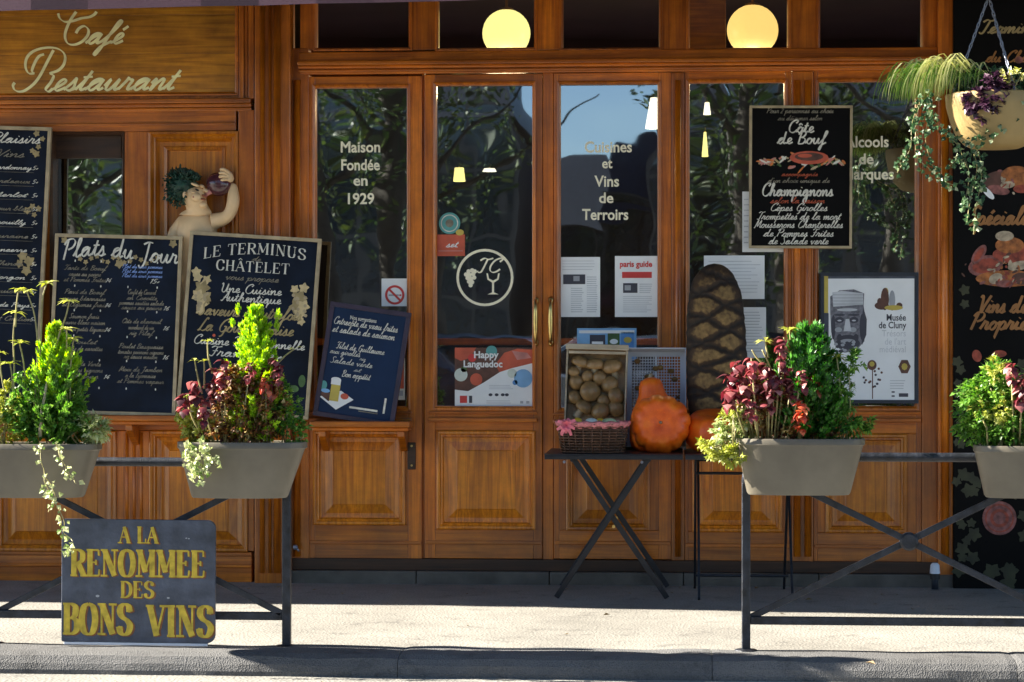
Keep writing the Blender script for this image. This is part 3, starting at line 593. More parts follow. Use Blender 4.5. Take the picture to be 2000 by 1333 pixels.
# recessed panel behind the wine drinker; dark opening beside it
pring('recessed_panel', 290, 465.5, 258, 807, [(0, -.06), (0, -.068), (.012, -.070), (.026, -.05), (.034, -.052), (.05, -.02), (.07, -.02), (.074, -.026), (.09, -.03), (.094, -.012)], 'wood_panel', yref=-.06)
pbox('stile', -900, 98, 258, 807, -.06, .05, 'wood_v')
e = bpy.data.objects.new('side_window', None); C.objects.link(e); e.parent = B
x0, x1, z0, z1 = R(98, 243, 258, 807, -.05)
mb = MB(); mb.ring(x0, x1, z0, z1, [(0, -.06), (.004, -.066), (.014, -.05), (.018, .03)], 'wood_dark', cap=False); mb.build('frame', parent=e)
pbox('blind_box', 104, 237, 260, 310, .01, .05, 'wood_dark', parent=e)
g = MB(); g.add([(x0+.01, .035, z0), (x1-.01, .035, z0), (x1-.01, .035, z1), (x0+.01, .035, z1)], [(0, 1, 2, 3)], 'glass'); g.build('pane', parent=e)
# wainscot under the ledge
lrail('wainscot_rail', -900, 496, 807.5, 842, -.06); lrail('wainscot_rail', -900, 496, 1078, 1146, -.06); lrail('base_moulding', -900, 496, 1103, 1109, -.072, yb=-.0605); lrail('base_moulding', -900, 496, 1084, 1087, -.067, yb=-.0605)
for u0, u1 in ((-330, -262), (-22, -8), (228, 292), (484, 496.5)): pbox('stile', u0, u1, 842.5, 1077.5, -.06, .05, 'wood_v')
for u0, u1 in ((-262, -22), (-8, 228), (292, 484)): pring('raised_panel', u0, u1, 842, 1078, raised(-.06, 1.6), 'wood_panel', yref=-.06)
pbox('stile', -900, -330, 842.5, 1077.5, -.06, .05, 'wood_v')
for u in (248, 262, 276): shaft(u, 3.2, 846, 1074, -.060)
# ledges that carry the boards
def ledge(u0, u1, v, nm, yf, uref, us):
    x0, x1 = X(u0, yf), X(u1, yf); zt = Z(uref, v, yf); zt2 = zt-.030
    part(nm, lambda m: m.box(x0, x1, yf, -.0605 if u0 < 500 else -.0365, zt2, zt, 'wood_h'), bevel=.006)
    part('ledge_moulding', lambda m: m.box(x0+.01, x1-.01, yf+.03, -.0605 if u0 < 500 else -.0365, zt2-.02, zt2-.0005, 'wood_h'), bevel=.006)
    for u in us:
        mb = MB(); xx = X(u, -.1); w_ = .018; y0 = -.062 if u0 < 500 else -.038
        pr = [(y0, zt2-.021), (yf+.05, zt2-.021), (yf+.055, zt2-.05), (yf+.09, zt2-.07), (y0, zt2-.13)]
        n = len(pr); mb.add([(xx-w_, a, b) for a, b in pr]+[(xx+w_, a, b) for a, b in pr], [tuple(range(n)), tuple(range(n, 2*n))[::-1]]+[(i, i+n, (i+1) % n+n, (i+1) % n) for i in range(n)], 'wood_h')
        mb.build('bracket', parent=B, bevel=.004)
    return zt
ZL1 = ledge(-500, 566, 812, 'ledge', -.27, 300, (-60, 262, 520)); ZL2 = ledge(604, 800, 824, 'ledge', -.24, 700, (634, 787))
# gilded script on the fascia, traced stroke by stroke
mb = MB()
def trace(pts, lo, hi, nib=35, o=(0, 0), k=3.03, y=-.0685, mat='gold_leaf'):
    q = [((o[0]+a/k), (o[1]+b/k)) for a, b in pts]; q = [(X(a, -.066), Z(a, b, -.066)) for a, b in catmull(q, 6)]
    nb = radians(nib); ribbon(mb, q, lambda dx, dz: PX(lo)+PX(hi-lo)*abs(dx*sin(nb)+dz*cos(nb)), y, mat)
trace([(345, 82), (355, 112), (385, 132), (430, 128), (480, 112), (530, 104), (560, 88), (572, 72)], 2, 6)
trace([(452, 72), (418, 122), (392, 180), (386, 225), (402, 260), (440, 268), (485, 250), (518, 215), (524, 180), (500, 158), (468, 172), (450, 200)], 2, 6)
trace([(88, 492), (78, 510), (88, 535), (118, 546), (155, 535), (200, 500), (235, 455), (275, 380), (305, 322), (318, 300)], 2, 6)
trace([(262, 325), (232, 336), (208, 372), (190, 420), (200, 436), (170, 436), (152, 400), (158, 350), (190, 312), (245, 290), (310, 285), (360, 300), (386, 335), (378, 385), (345, 420), (298, 438), (318, 452), (302, 490), (272, 530), (290, 545), (312, 528)], 2, 6)
def word(txt, u0, u1, vbase, hpx, slant=.5, pen=(2.2, 5.5), caph=2.1):
    x0, x1 = X(u0, -.066), X(u1, -.066); zb = Z((u0+u1)/2, vbase, -.066); s = PX(hpx)*caph
    script(mb, txt, (x0+x1)/2, zb, s, 'gold_leaf', y=-.0685, slant=slant, pen=(PX(pen[0])/s, PX(pen[1])/s), width=(x1-x0), k=5)
word('afé', 166, 236, 87, 22, caph=2.0); word('estaurant', 98, 336, 178, 23)
mb.build('gilded_lettering', parent=B)
# lettering on the panes
def panetext(parent, items, mat='glass_letter', extra=None):
    for t, u, v, h, wpx in items:
        mb = MB(); mb.start = 0
        x = X(u); z = Z(u, v); plain(mb, t, 0, 0, PX(h)/.70, mat, y=.001, bold=.022)
        n0 = mb.start; xs = [p[0] for p in mb.v[n0:]]; wd = max(xs)-min(xs); k = PX(wpx)/wd; cx = (max(xs)+min(xs))/2
        for i in range(n0, len(mb.v)): a, b, c_ = mb.v[i]; mb.v[i] = (x+(a-cx)*k, b, z+c_)
        mb.build('lettering', parent=parent)
MB.start = 0
panetext(wA, [('Maison', 704, 298, 21, 78), ('Fondée', 704, 333, 21, 76), ('en', 704, 363, 15*1.35, 28), ('1929', 705, 399, 21, 52)])
panetext(dR, [('Cuisines', 1188, 298, 21, 92), ('et', 1186, 329, 19, 20), ('Vins', 1185, 365, 21, 48), ('de', 1184, 397, 20, 28), ('Terroirs', 1182, 430, 21, 90)])
panetext(wE, [('Alcools', 1693, 288, 21, 84), ('de', 1692, 321, 20, 28), ('Marques', 1696, 351, 21, 98)])
# round emblem on the left door: ring, initials, grapes and a glass
mb = MB(); cx, cz = X(947), Z(947, 543); s = PX(1)
mb.ringf(cx, cz, 51*s, 56*s, .0005, 'glass_letter')
script(mb, 'TC', cx+4*s, cz+10*s, 27*s, 'glass_letter', y=.0005, slant=.25, pen=(.05, .13), width=44*s)
for i, (a, b) in enumerate([(-32, 12), (-25, 14), (-37, 6), (-30, 5), (-23, 7), (-34, -1), (-27, -2), (-21, 0), (-31, -8), (-25, -9), (-28, -15), (-20, 12)]): mb.disc(cx+a*s, cz+b*s, 4.3*s, 4.3*s, .0003-.00002*i, 'glass_letter', 10)
mb.poly([(cx+(16+a)*s, cz+b*s) for a, b in [(-13, 8), (-11, -4), (-2, -10), (-2, -29), (-11, -33), (11, -33), (2, -29), (2, -10), (11, -4), (13, 8), (10, 8), (8, -2), (0, -6), (-8, -2), (-10, 8)]], .0004, 'glass_letter')
mb.build('emblem', parent=dL)
# black painted panel on the right
pn = pbox('painted_panel', 1862.5, 2300, -120, 1158, -.115, .05, 'slate_black', bevel=.004)
mb = MB(); Yp = -.1165; sp = PX(1, 1950, Yp)
def pp(u, v): return X(u, Yp), Z(u, v, Yp)
def pt(txt, u, v, h, wpx, mat):
    a, b = pp(u, v); script(mb, txt, a, b, h*sp, mat, y=Yp, slant=.35, pen=(.05, .15), width=wpx*sp)
pt('Spécialités', 1963, 440, 36, 150, 'orange_script'); pt('Vins de', 1955, 612, 34, 96, 'orange_script'); pt('Propriétés', 1968, 645, 34, 150, 'orange_script')
pt('Terminus', 1975, 66, 26, 130, 'gold_dim'); pt('du Châtelet'.replace('h', 'h'), 1990, 122, 22, 130, 'orange_script')
def blob(u, v, ru, rv, mat, rot=0, k=0):
    mat = {'pink_print': 'pink_dull', 'coral_print': 'coral_dull', 'orange_print': 'orange_dull', 'paper_cream': 'cream_dull', 'red_print': 'coral_dull'}.get(mat, mat)
    a, b = pp(u, v); mb.disc(a, b, ru*sp, rv*sp, Yp-.0002*k-.0003, mat, 22, rot)
# ham, cheese and jar painting
for a in [(1925, 520, 34, 20, 'pink_print', .2, 0), (1925, 520, 26, 14, 'coral_print', .2, 1), (1985, 498, 46, 18, 'coral_print', 0, 2), (1968, 545, 62, 16, 'orange_print', 0, 1), (1972, 480, 28, 16, 'orange_print', 0, 3), (1962, 462, 18, 10, 'paper_cream', 0, 4), (1945, 545, 14, 10, 'paper_cream', .4, 3), (1998, 545, 22, 12, 'brown_print', 0, 3), (1962, 555, 18, 7, 'pink_print', 0, 4), (1912, 498, 10, 22, 'pink_print', -.6, 3), (1912, 498, 6, 16, 'coral_print', -.6, 4), (1990, 520, 22, 9, 'paper_cream', .2, 5),
          (1955, 352, 36, 18, 'brown_print', .1, 0), (1985, 345, 30, 20, 'orange_print', 0, 1), (1950, 372, 22, 9, 'pink_print', -.2, 2), (1968, 362, 14, 7, 'paper_cream', .1, 3), (1995, 370, 16, 8, 'coral_print', 0, 3), (1930, 378, 6, 16, 'paper', .75, 4), (1990, 118, 8, 7, 'pink_print', 0, 2), (1952, 692, 14, 7, 'coral_print', 0, 1), (1908, 696, 9, 12, 'red_print', .3, 1)]: blob(*a)
for i in range(46):
    u, v = random.uniform(1868, 2060), random.uniform(905, 1145)
    if (u-1952)**2+(v-1013)**2 > 45**2: a, b = pp(u, v); grapeleaf(mb, a, b, random.uniform(10, 19)*sp, Yp-.0003-.00001*i, 'vine_paint', random.random()*6)
for i in range(22):
    u, v = random.choice([random.uniform(1868, 1885), random.uniform(1985, 2040)]), random.uniform(560, 900); a, b = pp(u, v); grapeleaf(mb, a, b, random.uniform(8, 13)*sp, Yp-.0003-.00001*i, 'vine_paint', random.random()*6)
a, b = pp(1952, 1013); mb.disc(a, b, 33*sp, 33*sp, Yp-.0012, 'pink_dull', 32); mb.ringf(a, b, 25*sp, 28*sp, Yp-.0014, 'coral_dull'); mb.disc(a, b, 18*sp, 18*sp, Yp-.0015, 'coral_dull', 24); mb.disc(a, b, 12*sp, 12*sp, Yp-.0016, 'pink_dull', 24)
for i in range(60):
    u, v = random.choice([(1950, 515), (1965, 355), (1975, 545)]); blob(u+random.gauss(0, 24), v+random.gauss(0, 10), random.uniform(2, 7), random.uniform(1, 3), random.choice(['pink_dull', 'cream_dull', 'orange_dull', 'brown_print', 'coral_dull']), random.random()*3, 6+i*.1)
mb.build('painting', parent=pn)
# masonry above, the house reaching on to the left and right, and the room behind the glass
part('upper_wall', lambda m: m.box(-16, 9, -.12, .3, Z(1000, -120, 0), 9, 'masonry'), bevel=0)
part('side_wall', lambda m: m.box(-16, X(-900)-.001, -.06, .3, -.05, Z(1000, -120, 0)-.001, 'masonry'), bevel=0)
part('side_wall', lambda m: m.box(X(2300)+.01, 9, -.1, .3, -.05, Z(1000, -120, 0)-.001, 'masonry'), bevel=0)
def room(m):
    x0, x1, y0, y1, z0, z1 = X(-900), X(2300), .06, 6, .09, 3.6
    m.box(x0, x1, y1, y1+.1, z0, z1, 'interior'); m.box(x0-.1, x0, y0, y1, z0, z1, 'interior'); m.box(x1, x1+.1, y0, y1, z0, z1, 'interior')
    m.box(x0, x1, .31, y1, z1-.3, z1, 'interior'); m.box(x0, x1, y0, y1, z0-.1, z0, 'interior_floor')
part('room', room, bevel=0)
part('bar_counter', lambda m: (m.box(-3, .6, 4.2, 4.8, .1, 1.2, 'wood_dark'), m.box(-3.1, .7, 4.1, 4.9, 1.2, 1.25, 'wood_h')), bevel=.01)
part('inner_pillar', lambda m: m.box(X(1346, .9), X(1418, .9), .9, 1.1, 2.72, 3.29, 'wood_sign'), bevel=.01)
# lamps burning inside, and glowing pieces for bright glints in the panes
def globe(u, v, rpx, Y, mat, lab):
    t = thing('globe_lamp', lab, 'lamp', P(u, v, Y)); r = rpx*depth(u, Y)/FP
    mb = MB(); n = 16; mb.lathe([(r*sin(pi*i/n)+1e-4, -r*cos(pi*i/n)) for i in range(n+1)], 28, (0, 0, 0), mat); mb.build('lamp_globe', parent=t, smooth=True)
    mb = MB(); mb.tube([(0, 0, r*.98), (0, 0, 3.3-t.location.z)], .008, 8, 'brass'); mb.lathe([(r*.3, r*.94), (r*.3, r*1.02), (.01, r*1.1)], 16, (0, 0, 0), 'brass'); mb.build('lamp_rod', parent=t)
    ld = bpy.data.lights.new('lamp_light', 'POINT'); ld.energy = 7; ld.color = (1, .72, .38); ld.shadow_soft_size = r*.8; lo = bpy.data.objects.new('lamp_light', ld); C.objects.link(lo); lo.parent = t; lo.location = (0, -.02, -r*1.9)
globe(989, 66, 47, 1.3, 'lamp_yellow', 'pale yellow lit globe lamp seen through the transom above the left door')
globe(1470, 60, 50, 1.3, 'lamp_orange', 'orange lit globe lamp seen through the transom beside the timber pillar')
def shade(u, v, w_, h, Y, mat, lab, taper=.75):
    k = depth(u, Y)/FP; t = thing('lamp_or_glint', lab, 'lamp', P(u, v, Y)); mb = MB()
    mb.lathe([(w_*k/2, -h*k/2), (w_*k/2*taper, h*k/2), (.001, h*k/2)], 18, (0, 0, 0), mat); mb.build('glow_shade', parent=t, smooth=True)
    mb = MB(); mb.tube([(0, 0, h*k/2), (0, .03, h*k/2+.03), (0, .12, h*k/2+.03)], .006, 8, 'brass'); mb.build('glow_arm', parent=t)
shade(897, 342, 24, 27, 3.5, 'lamp_yellow', 'small pale lampshade lit deep inside behind the left door')
shade(956, 333, 28, 6, 3.5, 'glow_white', 'flat thin lit lamp to the right of the small lampshade inside')
shade(1277, 222, 34, 60, 2.2, 'glow_white', 'glowing cone added for the bright glint at the right edge of the right door pane', .4)  # glowing cone stands in for a glint on the door glass
shade(1381, 213, 15, 24, 2.6, 'glow_white', 'small white glowing sliver inside the window beside the right door', .6)  # this and the next: small glowing tapered shapes behind the pane
shade(1377, 283, 13, 48, 2.6, 'lamp_yellow', 'narrow yellow glowing sliver under the small white one inside', .4)
# ================================================================== AWNING
AW = thing('awning', 'plum purple fabric awning stretched above the cafe front', 'awning')
zA = 2.80
S0 = -1.21; S1 = S0-.10*(X(1040, -1.4)-X(0, -1.3))
def aw(x): return S0-.10*(x-X(0, -1.3))
def awz(x): return Z(0, 22, S0)+(x-X(0, S0))*((Z(1040, -1, S1)-Z(0, 22, S0))/(X(1040, S1)-X(0, S0)))
mb = MB(); n = 60; vs = []
for i in range(n+1):
    x = -13+(X(2600)+13)*i/n; y = aw(x) if x > -6 else aw(-6); wv = .008*sin(x*9)+.006*sin(x*23)
    zz = awz(max(x, -6)) if x < 1.6 else awz(1.6)
    vs += [(x, -.122, 3.62), (x, y+wv, zz+.20), (x, y+wv*1.5, zz), (x, y+.004+wv*1.5, zz), (x, y+.004+wv, zz+.196), (x, -.122, 3.612)]
mb.add(vs, [(i*6+j, (i+1)*6+j, (i+1)*6+j+1, i*6+j+1) for i in range(n) for j in range(5)], 'awning'); mb.build('canopy', parent=AW)
for x in (-8, -3.2, 1.9):
    mb = MB(); mb.tube([(x, -.12, 3.15), (x, aw(max(x, -6))+.03, awz(max(min(x, 1.6), -6))+.19)], .015, 8, 'iron'); mb.build('support_arm', parent=AW)
# ================================================================== BOARDS AND PAPERS
class Board:
    def __init__(s, name, label, cat, uL, uR, vt, vb, Y, face, frame, tilt=0, lean=0, fw=7, thick=.018, group=None, zb=None):
        s.Y = Y; uc = (uL+uR)/2; s.uc, s.vb, s.tilt, s.lean = uc, vb, tilt, lean
        s.k = depth(uc, Y)/FP; W = (uR-uL)*s.k; H = (vb-vt)*s.k/cos(lean)
        loc = P(uc, vb, Y)
        if zb is not None: loc.z = zb
        s.t = thing(name, label, cat, loc, (-lean, tilt, 0), group); s.W, s.H = W, H; f = fw*s.k; s.f = f
        mb = MB(); mb.box(-W/2+f*.6, W/2-f*.6, .001, thick*.7, f*.6, H-f*.6, face); mb.build('slate' if 'slate' in face else 'sheet', parent=s.t)
        if frame:
            for nm, a in (('frame_bar', (-W/2, W/2, -.006, thick, H-f, H)), ('frame_bar', (-W/2, W/2, -.006, thick, 0, f)), ('frame_bar', (-W/2, -W/2+f, -.006, thick, f+.0003, H-f-.0003)), ('frame_bar', (W/2-f, W/2, -.006, thick, f+.0003, H-f-.0003))):
                mb = MB(); mb.box(*a, frame); mb.build(nm, parent=s.t, bevel=.0015)
        s.mb = MB()
    def L(s, u, v): z = (s.vb-v)*s.k/cos(s.lean); return (u-s.uc)*s.k-z*tan(s.tilt), z
    def scr(s, t, u, v, h, w, mat='chalk', slant=.35, pen=(.045, .12), warp=None, y=-.0006):
        x, z = s.L(u, v); script(s.mb, t, x-h*s.k*slant*.3, z, h*s.k, mat, y=y, slant=slant, pen=pen, width=w*s.k if w else None, warp=warp)
    def ser(s, t, u, v, h, w, mat='chalk', warp=None, **k): x, z = s.L(u, v); serif(s.mb, t, x, z, h*s.k, mat, y=-.0006, width=w*s.k, warp=warp, **k)
    def pl(s, t, u, v, h, mat='ink', bold=0, xs=1, al='CENTER', y=-.0006): x, z = s.L(u, v); plain(s.mb, t, x, z, h*s.k/.7, mat, y=y, bold=bold, xs=xs, align=al)
    def rect(s, u0, u1, v0, v1, mat, y=-.0004): a, z1 = s.L(u0, v0); b, z0 = s.L(u1, v1); s.mb.rectf(a, a+(u1-u0)*s.k, z0, z1, y, mat)
    def disc(s, u, v, ru, rv, mat, y=-.0005, rot=0, n=18): x, z = s.L(u, v); s.mb.disc(x, z, ru*s.k, rv*s.k, y, mat, n, rot)
    def leafp(s, u, v, r, mat, rot=0, y=-.0005): x, z = s.L(u, v); grapeleaf(s.mb, x, z, r*s.k, y, mat, rot)
    def lin(s, u0, u1, v0, v1, n, mat, fill=.4): a, z1 = s.L(u0, v0); b, z0 = s.L(u1, v1); lines(s.mb, a, a+(u1-u0)*s.k, z0, z1, n, mat, y=-.0005, fill=fill)
    def poly(s, pts, mat, y=-.0005): s.mb.poly([s.L(*p) for p in pts][::-1], y, mat)
    def end(s, name='writing'):
        if s.mb.v: s.mb.build(name, parent=s.t)
        return s.t
GB = 'menu boards along the cafe front'
b = Board('menu_board', 'tall dark menu board cut off by the left edge of the photo, cream frame', 'board', -120, 74, 245, 812, -.225, 'slate', 'frame_cream', tilt=.035, lean=.06, group=GB, zb=ZL1)
b.uc -= 0
b.scr('Plaisirs', 22, 278, 20, 100); b.scr('Vins', 10, 306, 15, 60, 'chalk_dim')
for i, (t, w) in enumerate([('Chardonnay', 90), ('Bordeaux', 84), ('Merlot', 70), ('Saumur blanc', 100), ('Brouilly', 70), ('Touraine', 80), ('Sancerre', 76), ('Chinon', 60), ('Morgon', 70), ('Beaujolais', 90), ('Vin de Pays', 90), ('Saint Emilion', 100)]):
    v = 330+i*27; b.scr(t, 10, v, 9, w, ['chalk', 'chalk_dim'][i % 2], pen=(.07, .16)); b.scr('5*', 62, v, 9, 12)
    x, z = b.L(-30, v+5); b.mb.rectf(x, x+90*b.k, z-.0015, z, -.0005, 'chalk_dim')
for u, v, r in [(66, 258, 7), (78, 268, 6), (70, 284, 6), (58, 292, 6), (66, 298, 8), (60, 402, 7), (72, 406, 7), (50, 410, 8), (64, 418, 6), (42, 500, 11), (56, 510, 12), (50, 528, 11), (36, 515, 9)]: b.leafp(u-2, v, r, 'gold_dim', u)
b.end()
b = Board('menu_board', 'dark blue daily dishes board in two handwritten columns headed Plats du Jour', 'board', 90, 344, 455, 808, -.235, 'slate', 'frame_cream', tilt=.026, lean=.075, group=GB, zb=ZL1)
wp = lambda x, z: (x, z+.010*sin((x+.3)*10)-.25*x*x)
b.scr('Plats du Jour', 229, 500, 38, 230, 'chalk', slant=.12, pen=(.035, .10), warp=wp)
for i, u in enumerate(range(150, 310, 11)): b.leafp(u, 504+6*sin(i*1.7), 5.5, 'gold_dim', i)
b.leafp(118, 468, 8, 'gold_dim'); b.leafp(334, 470, 9, 'gold_dim', 1); b.leafp(228, 512, 10, 'gold_dim', 1)
rowsL = [(526, 'Tarte de Boeuf', 84), (538, 'sauce au poivre', 64), (549, 'et Pommes Frites', 84), (573, 'Pavé de Boeuf', 80), (586, 'sauce béarnaise', 84), (598, 'et Légumes frais', 88), (621, 'Saumon frais', 60), (633, 'beurre blanc maison', 84), (646, 'riz aux petits légumes', 86), (671, 'Poulet', 50), (684, 'purée de carottes', 76), (714, 'Salade Verte', 70), (726, 'tomates oignons', 78), (738, 'olives', 60)]
rowsR = [(571, 'Confit de Canard', 56), (582, 'en Cocotte', 60), (592, 'pommes sautées salade', 88), (601, 'sauce au poivre', 80), (628, 'Côte de chevreuil', 78), (640, 'marchand de vin', 50), (651, 'riz Pilaf', 46), (677, 'Poulet Basquaise', 88), (688, 'tomates poivrons oignons', 90), (697, 'riz sauce maison', 66), (722, 'Noix de Jambon', 86), (734, 'à la Lyonnaise', 60), (745, 'et Pommes vapeur', 92)]
for v, t, w in rowsL: b.scr(t, 160, v, 9.5, w, 'chalk_dim', pen=(.05, .13))
for v, t, w in rowsR: b.scr(t, 274, v, 9.5, w, 'chalk_dim', pen=(.05, .13))
for v in (520, 529, 538): b.scr('Plat du jour pommes', 274, v, 8, 80, 'chalk_blue', pen=(.03, .09))
b.scr('15*', 298, 549, 10, 20)
for v in (508, 557, 605, 655, 702, 756):
    for u in (140, 192, 246, 304): x, z = b.L(u, v); b.mb.disc(x, z, .0035, .0065, -.0006, 'chalk', 8)
for v in (549, 598, 646, 738): b.scr('14', 206, v, 9, 12)
for v in (601, 640, 697): b.scr('16', 322, v, 9, 12)
b.end()
b = Board('menu_board', 'dark board lettered LE TERMINUS CHÂTELET with gold vine leaves, leaning right', 'board', 342, 603, 460, 814, -.235, 'slate', 'frame_cream', tilt=.064, lean=.075, group=GB, zb=ZL1)
wp = lambda x, z: (x, z-.42*(x-.055)**2)
b.ser('LE TERMINUS', 494, 497, 21, 205, 'chalk', warp=wp); b.scr('de', 497, 511, 9, 18, 'chalk_dim')
b.ser('CHÂTELET', 490, 533, 20, 148); b.scr('vous propose', 489, 551, 13, 105, 'chalk_dim')
b.scr('Une Cuisine', 487, 576, 18, 122, pen=(.055, .12), slant=.15); b.scr('Authentique', 487, 593, 18, 120, pen=(.055, .12), slant=.15)
b.scr("Saveurs d'autrefois", 486, 623, 25, 205, 'gold_dim'); b.scr('La Gourmandise', 478, 654, 25, 190, 'gold_dim')
b.scr('Cuisine Traditionnelle', 484, 680, 18, 222, pen=(.055, .12), slant=.2); b.scr('Française', 470, 702, 19, 130, pen=(.055, .12), slant=.2); b.scr('*', 540, 702, 17, 20)
for sgn, uu in ((-1, 390), (1, 583)):
    for a, c_, r in [(0, -2, 17), (-6, 16, 15), (8, 14, 14), (0, 30, 13), (4, 44, 9), (-9, -18, 10), (9, -22, 11)]: b.leafp(uu+a*sgn, 580+c_ if sgn > 0 else 572+c_, r, 'gold_text' if r < 15 else 'gold_dim', a*.3, y=-.0005-.00001*(a+20))
    for k in range(14): b.disc(uu+random.uniform(-13, 13), 585+random.uniform(-14, 30), 3.4, 3.4, 'frame_cream', y=-.001-.00001*k, n=8)
b.leafp(378, 540, 11, 'gold_text', .4); x, z = b.L(398, 552); ribbon(b.mb, [(x-.03, z-.03), (x+.02, z+.02)], lambda p, q: .006, -.0009, 'gold_text')
b.disc(415, 662, 3, 3, 'coral_print'); b.disc(590, 740, 7, 12, 'green_print'); b.disc(575, 756, 9, 7, 'green_print', y=-.0006)
b.end()
b = Board('menu_board', 'small blue chalkboard with a beer glass picture and dark purple frame', 'board', 609, 770, 598, 823, -.20, 'slate_blue', 'frame_purple', tilt=.145, lean=.10, fw=9, group=GB, zb=ZL2)
b.pl('Nos suggestions', 707, 627, 7.5, 'chalk', bold=.02, xs=.75)
for v, t, u, w, h in [(640, "Entrecôte de veau frites", 712, 128, 15), (656, 'et salade de saumon', 708, 124, 15), (687, 'Filet de Guillaume', 702, 96, 13), (698, 'aux girolles', 672, 60, 11), (704, 'riz', 707, 12, 8), (716, 'Salade verte', 684, 84, 12), (727, 'et', 696, 14, 8), (740, 'Bon appétit', 694, 56, 13)]: b.scr(t, u, v, h, w, pen=(.035, .09), slant=.25)
b.poly([(622, 785), (655, 806), (690, 782), (665, 768)], 'white_print'); b.poly([(622, 780), (640, 792), (650, 780), (632, 771)], 'brown_print', -.0007)
b.rect(646, 664, 757, 790, 'yellow_print', -.0009); b.rect(646, 665, 747, 758, 'white_print', -.001); b.disc(655, 748, 10, 5, 'white_print', -.0011)
b.disc(672, 778, 8, 6, 'coral_print', -.001); b.disc(630, 762, 7, 9, 'teal_print', -.001); b.disc(634, 772, 9, 4, 'skyblue_print', -.0012)
b.rect(682, 738, 795, 799, 'chalk', -.0007); b.rect(700, 738, 801, 803, 'chalk_dim', -.0007); b.rect(752, 756, 770, 800, 'chalk', -.0007)
b.end()
b = Board('hanging_board', 'black framed board reading Côte de Bœuf and Champignons hung on the right mullion', 'board', 1463, 1663, 207, 486, -.06, 'slate_black', 'frame_cream', tilt=.006, fw=5, thick=.016)
for v, t, w, h, m in [(222, 'Pour 2 personnes au choix', 130, 11, 'chalk_dim'), (236, 'au déjeuner selon', 86, 10, 'chalk_dim')]: b.scr(t, 1563, v, h, w, m)
b.scr('Côte', 1564, 260, 24, 52, pen=(.06, .13), slant=.15); b.scr('de Bœuf', 1566, 282, 24, 94, pen=(.06, .13), slant=.15)
for k in range(70):
    a = random.uniform(-1, 1); b.disc(1566+a*86, 317+random.uniform(-17, 17)*(1-abs(a)), random.uniform(4, 11), random.uniform(1.5, 3), random.choice(['gold_dim', 'pink_print', 'frame_cream', 'green_print', 'paper_cream', 'orange_print']), y=-.0005-.00001*k, rot=random.uniform(-1, 1), n=10)
b.disc(1580, 309, 38, 13, 'coral_print', y=-.0014); b.disc(1580, 307, 28, 8, 'brown_print', y=-.0015); b.disc(1572, 305, 14, 4, 'coral_print', y=-.0016)
b.scr('accompagnée', 1562, 345, 9, 70, 'chalk_red'); b.scr("d'un choix unique de", 1560, 358, 10, 120, 'chalk_dim')
b.scr('Champignons', 1557, 384, 25, 140, pen=(.055, .13), slant=.15); b.scr('selon la saison', 1558, 398, 12, 105, 'chalk_red')
for v, t, w in [(413, 'Cèpes Girolles', 112), (430, 'Trompettes de la mort', 162), (446, 'Mousserons Chanterelles', 172), (463, 'de Pommes Frites', 136), (478, 'de Salade verte', 116)]: b.scr(t, 1560, v, 15, w, 'chalk', pen=(.04, .11))
b.end()
# framed museum poster
b = Board('poster_frame', 'slate blue framed museum poster with a carved stone head, right window', 'poster', 1603, 1793, 533, 789, -.040, 'slate_grey', 'zinc', fw=7, thick=.02)
b.rect(1618, 1785, 545, 783, 'paper', -.0003); b.rect(1606, 1618, 538, 612, 'yellow_print', -.0005); b.rect(1606, 1619, 613, 700, 'slate_grey', -.0005)
S_ = lambda pts, m, y: b.poly(pts, m, y)
S_([(1622, 580), (1640, 568), (1668, 566), (1688, 574), (1687, 598), (1692, 640), (1688, 668), (1672, 686), (1650, 690), (1632, 676), (1624, 650), (1622, 610)], 'stone_print', -.0006)
S_([(1626, 572), (1645, 569), (1686, 574), (1686, 596), (1628, 600)], 'ink_light', -.0008)
for k in range(4): b.rect(1627, 1686, 576+k*6, 577.5+k*6, 'ink_grey', -.001)
S_([(1686, 600), (1693, 625), (1692, 655), (1684, 675), (1682, 640)], 'ink', -.0009)
for u in (1640, 1668): b.disc(u, 626, 9, 6, 'ink', -.0011); b.disc(u, 616, 11, 2, 'ink', -.0011); b.disc(u, 627, 4, 1.6, 'ink_light', -.0013); b.disc(u-2, 645, 7, 5, 'ink_grey', -.00105)
b.disc(1655, 606, 20, 3, 'ink_light', -.0009); b.disc(1628, 640, 4, 24, 'ink', -.0008); b.disc(1684, 640, 5, 26, 'ink', -.0008); b.disc(1640, 661, 5, 8, 'ink', -.0009); b.disc(1672, 661, 5, 8, 'ink', -.0009)
S_([(1652, 624), (1659, 624), (1663, 648), (1648, 648)], 'ink_light', -.0012); b.disc(1656, 659, 14, 4, 'ink', -.0012); b.disc(1656, 672, 24, 12, 'ink', -.001); b.disc(1656, 668, 15, 5, 'ink_grey', -.0013)
for k in range(26): b.disc(1656+random.uniform(-24, 24), 676+random.uniform(-8, 12), 4, 3, random.choice(['ink', 'ink_grey']), -.0014-.00001*k, n=8)
for u, v, ru, rv, m in [(1728, 585, 8, 22, 'brown_print'), (1742, 588, 6, 20, 'ink_grey'), (1722, 598, 14, 8, 'brown_print'), (1745, 602, 18, 5, 'yellow_print'), (1730, 572, 5, 9, 'yellow_print'), (1718, 590, 5, 7, 'brown_print'), (1756, 598, 6, 6, 'brown_print')]: b.disc(u, v, ru, rv, m, -.0006-.00002*ru)
for v, t, m, bo in [(627, 'Musée', 'ink', .02), (642, 'de Cluny', 'ink', .02), (658, 'Trésors', 'ink_light', 0), (674, "de l'art", 'ink_light', 0), (689, 'médiéval', 'ink_light', 0)]: b.pl(t, 1769, v, 12.5, m, bo, .82, 'RIGHT')
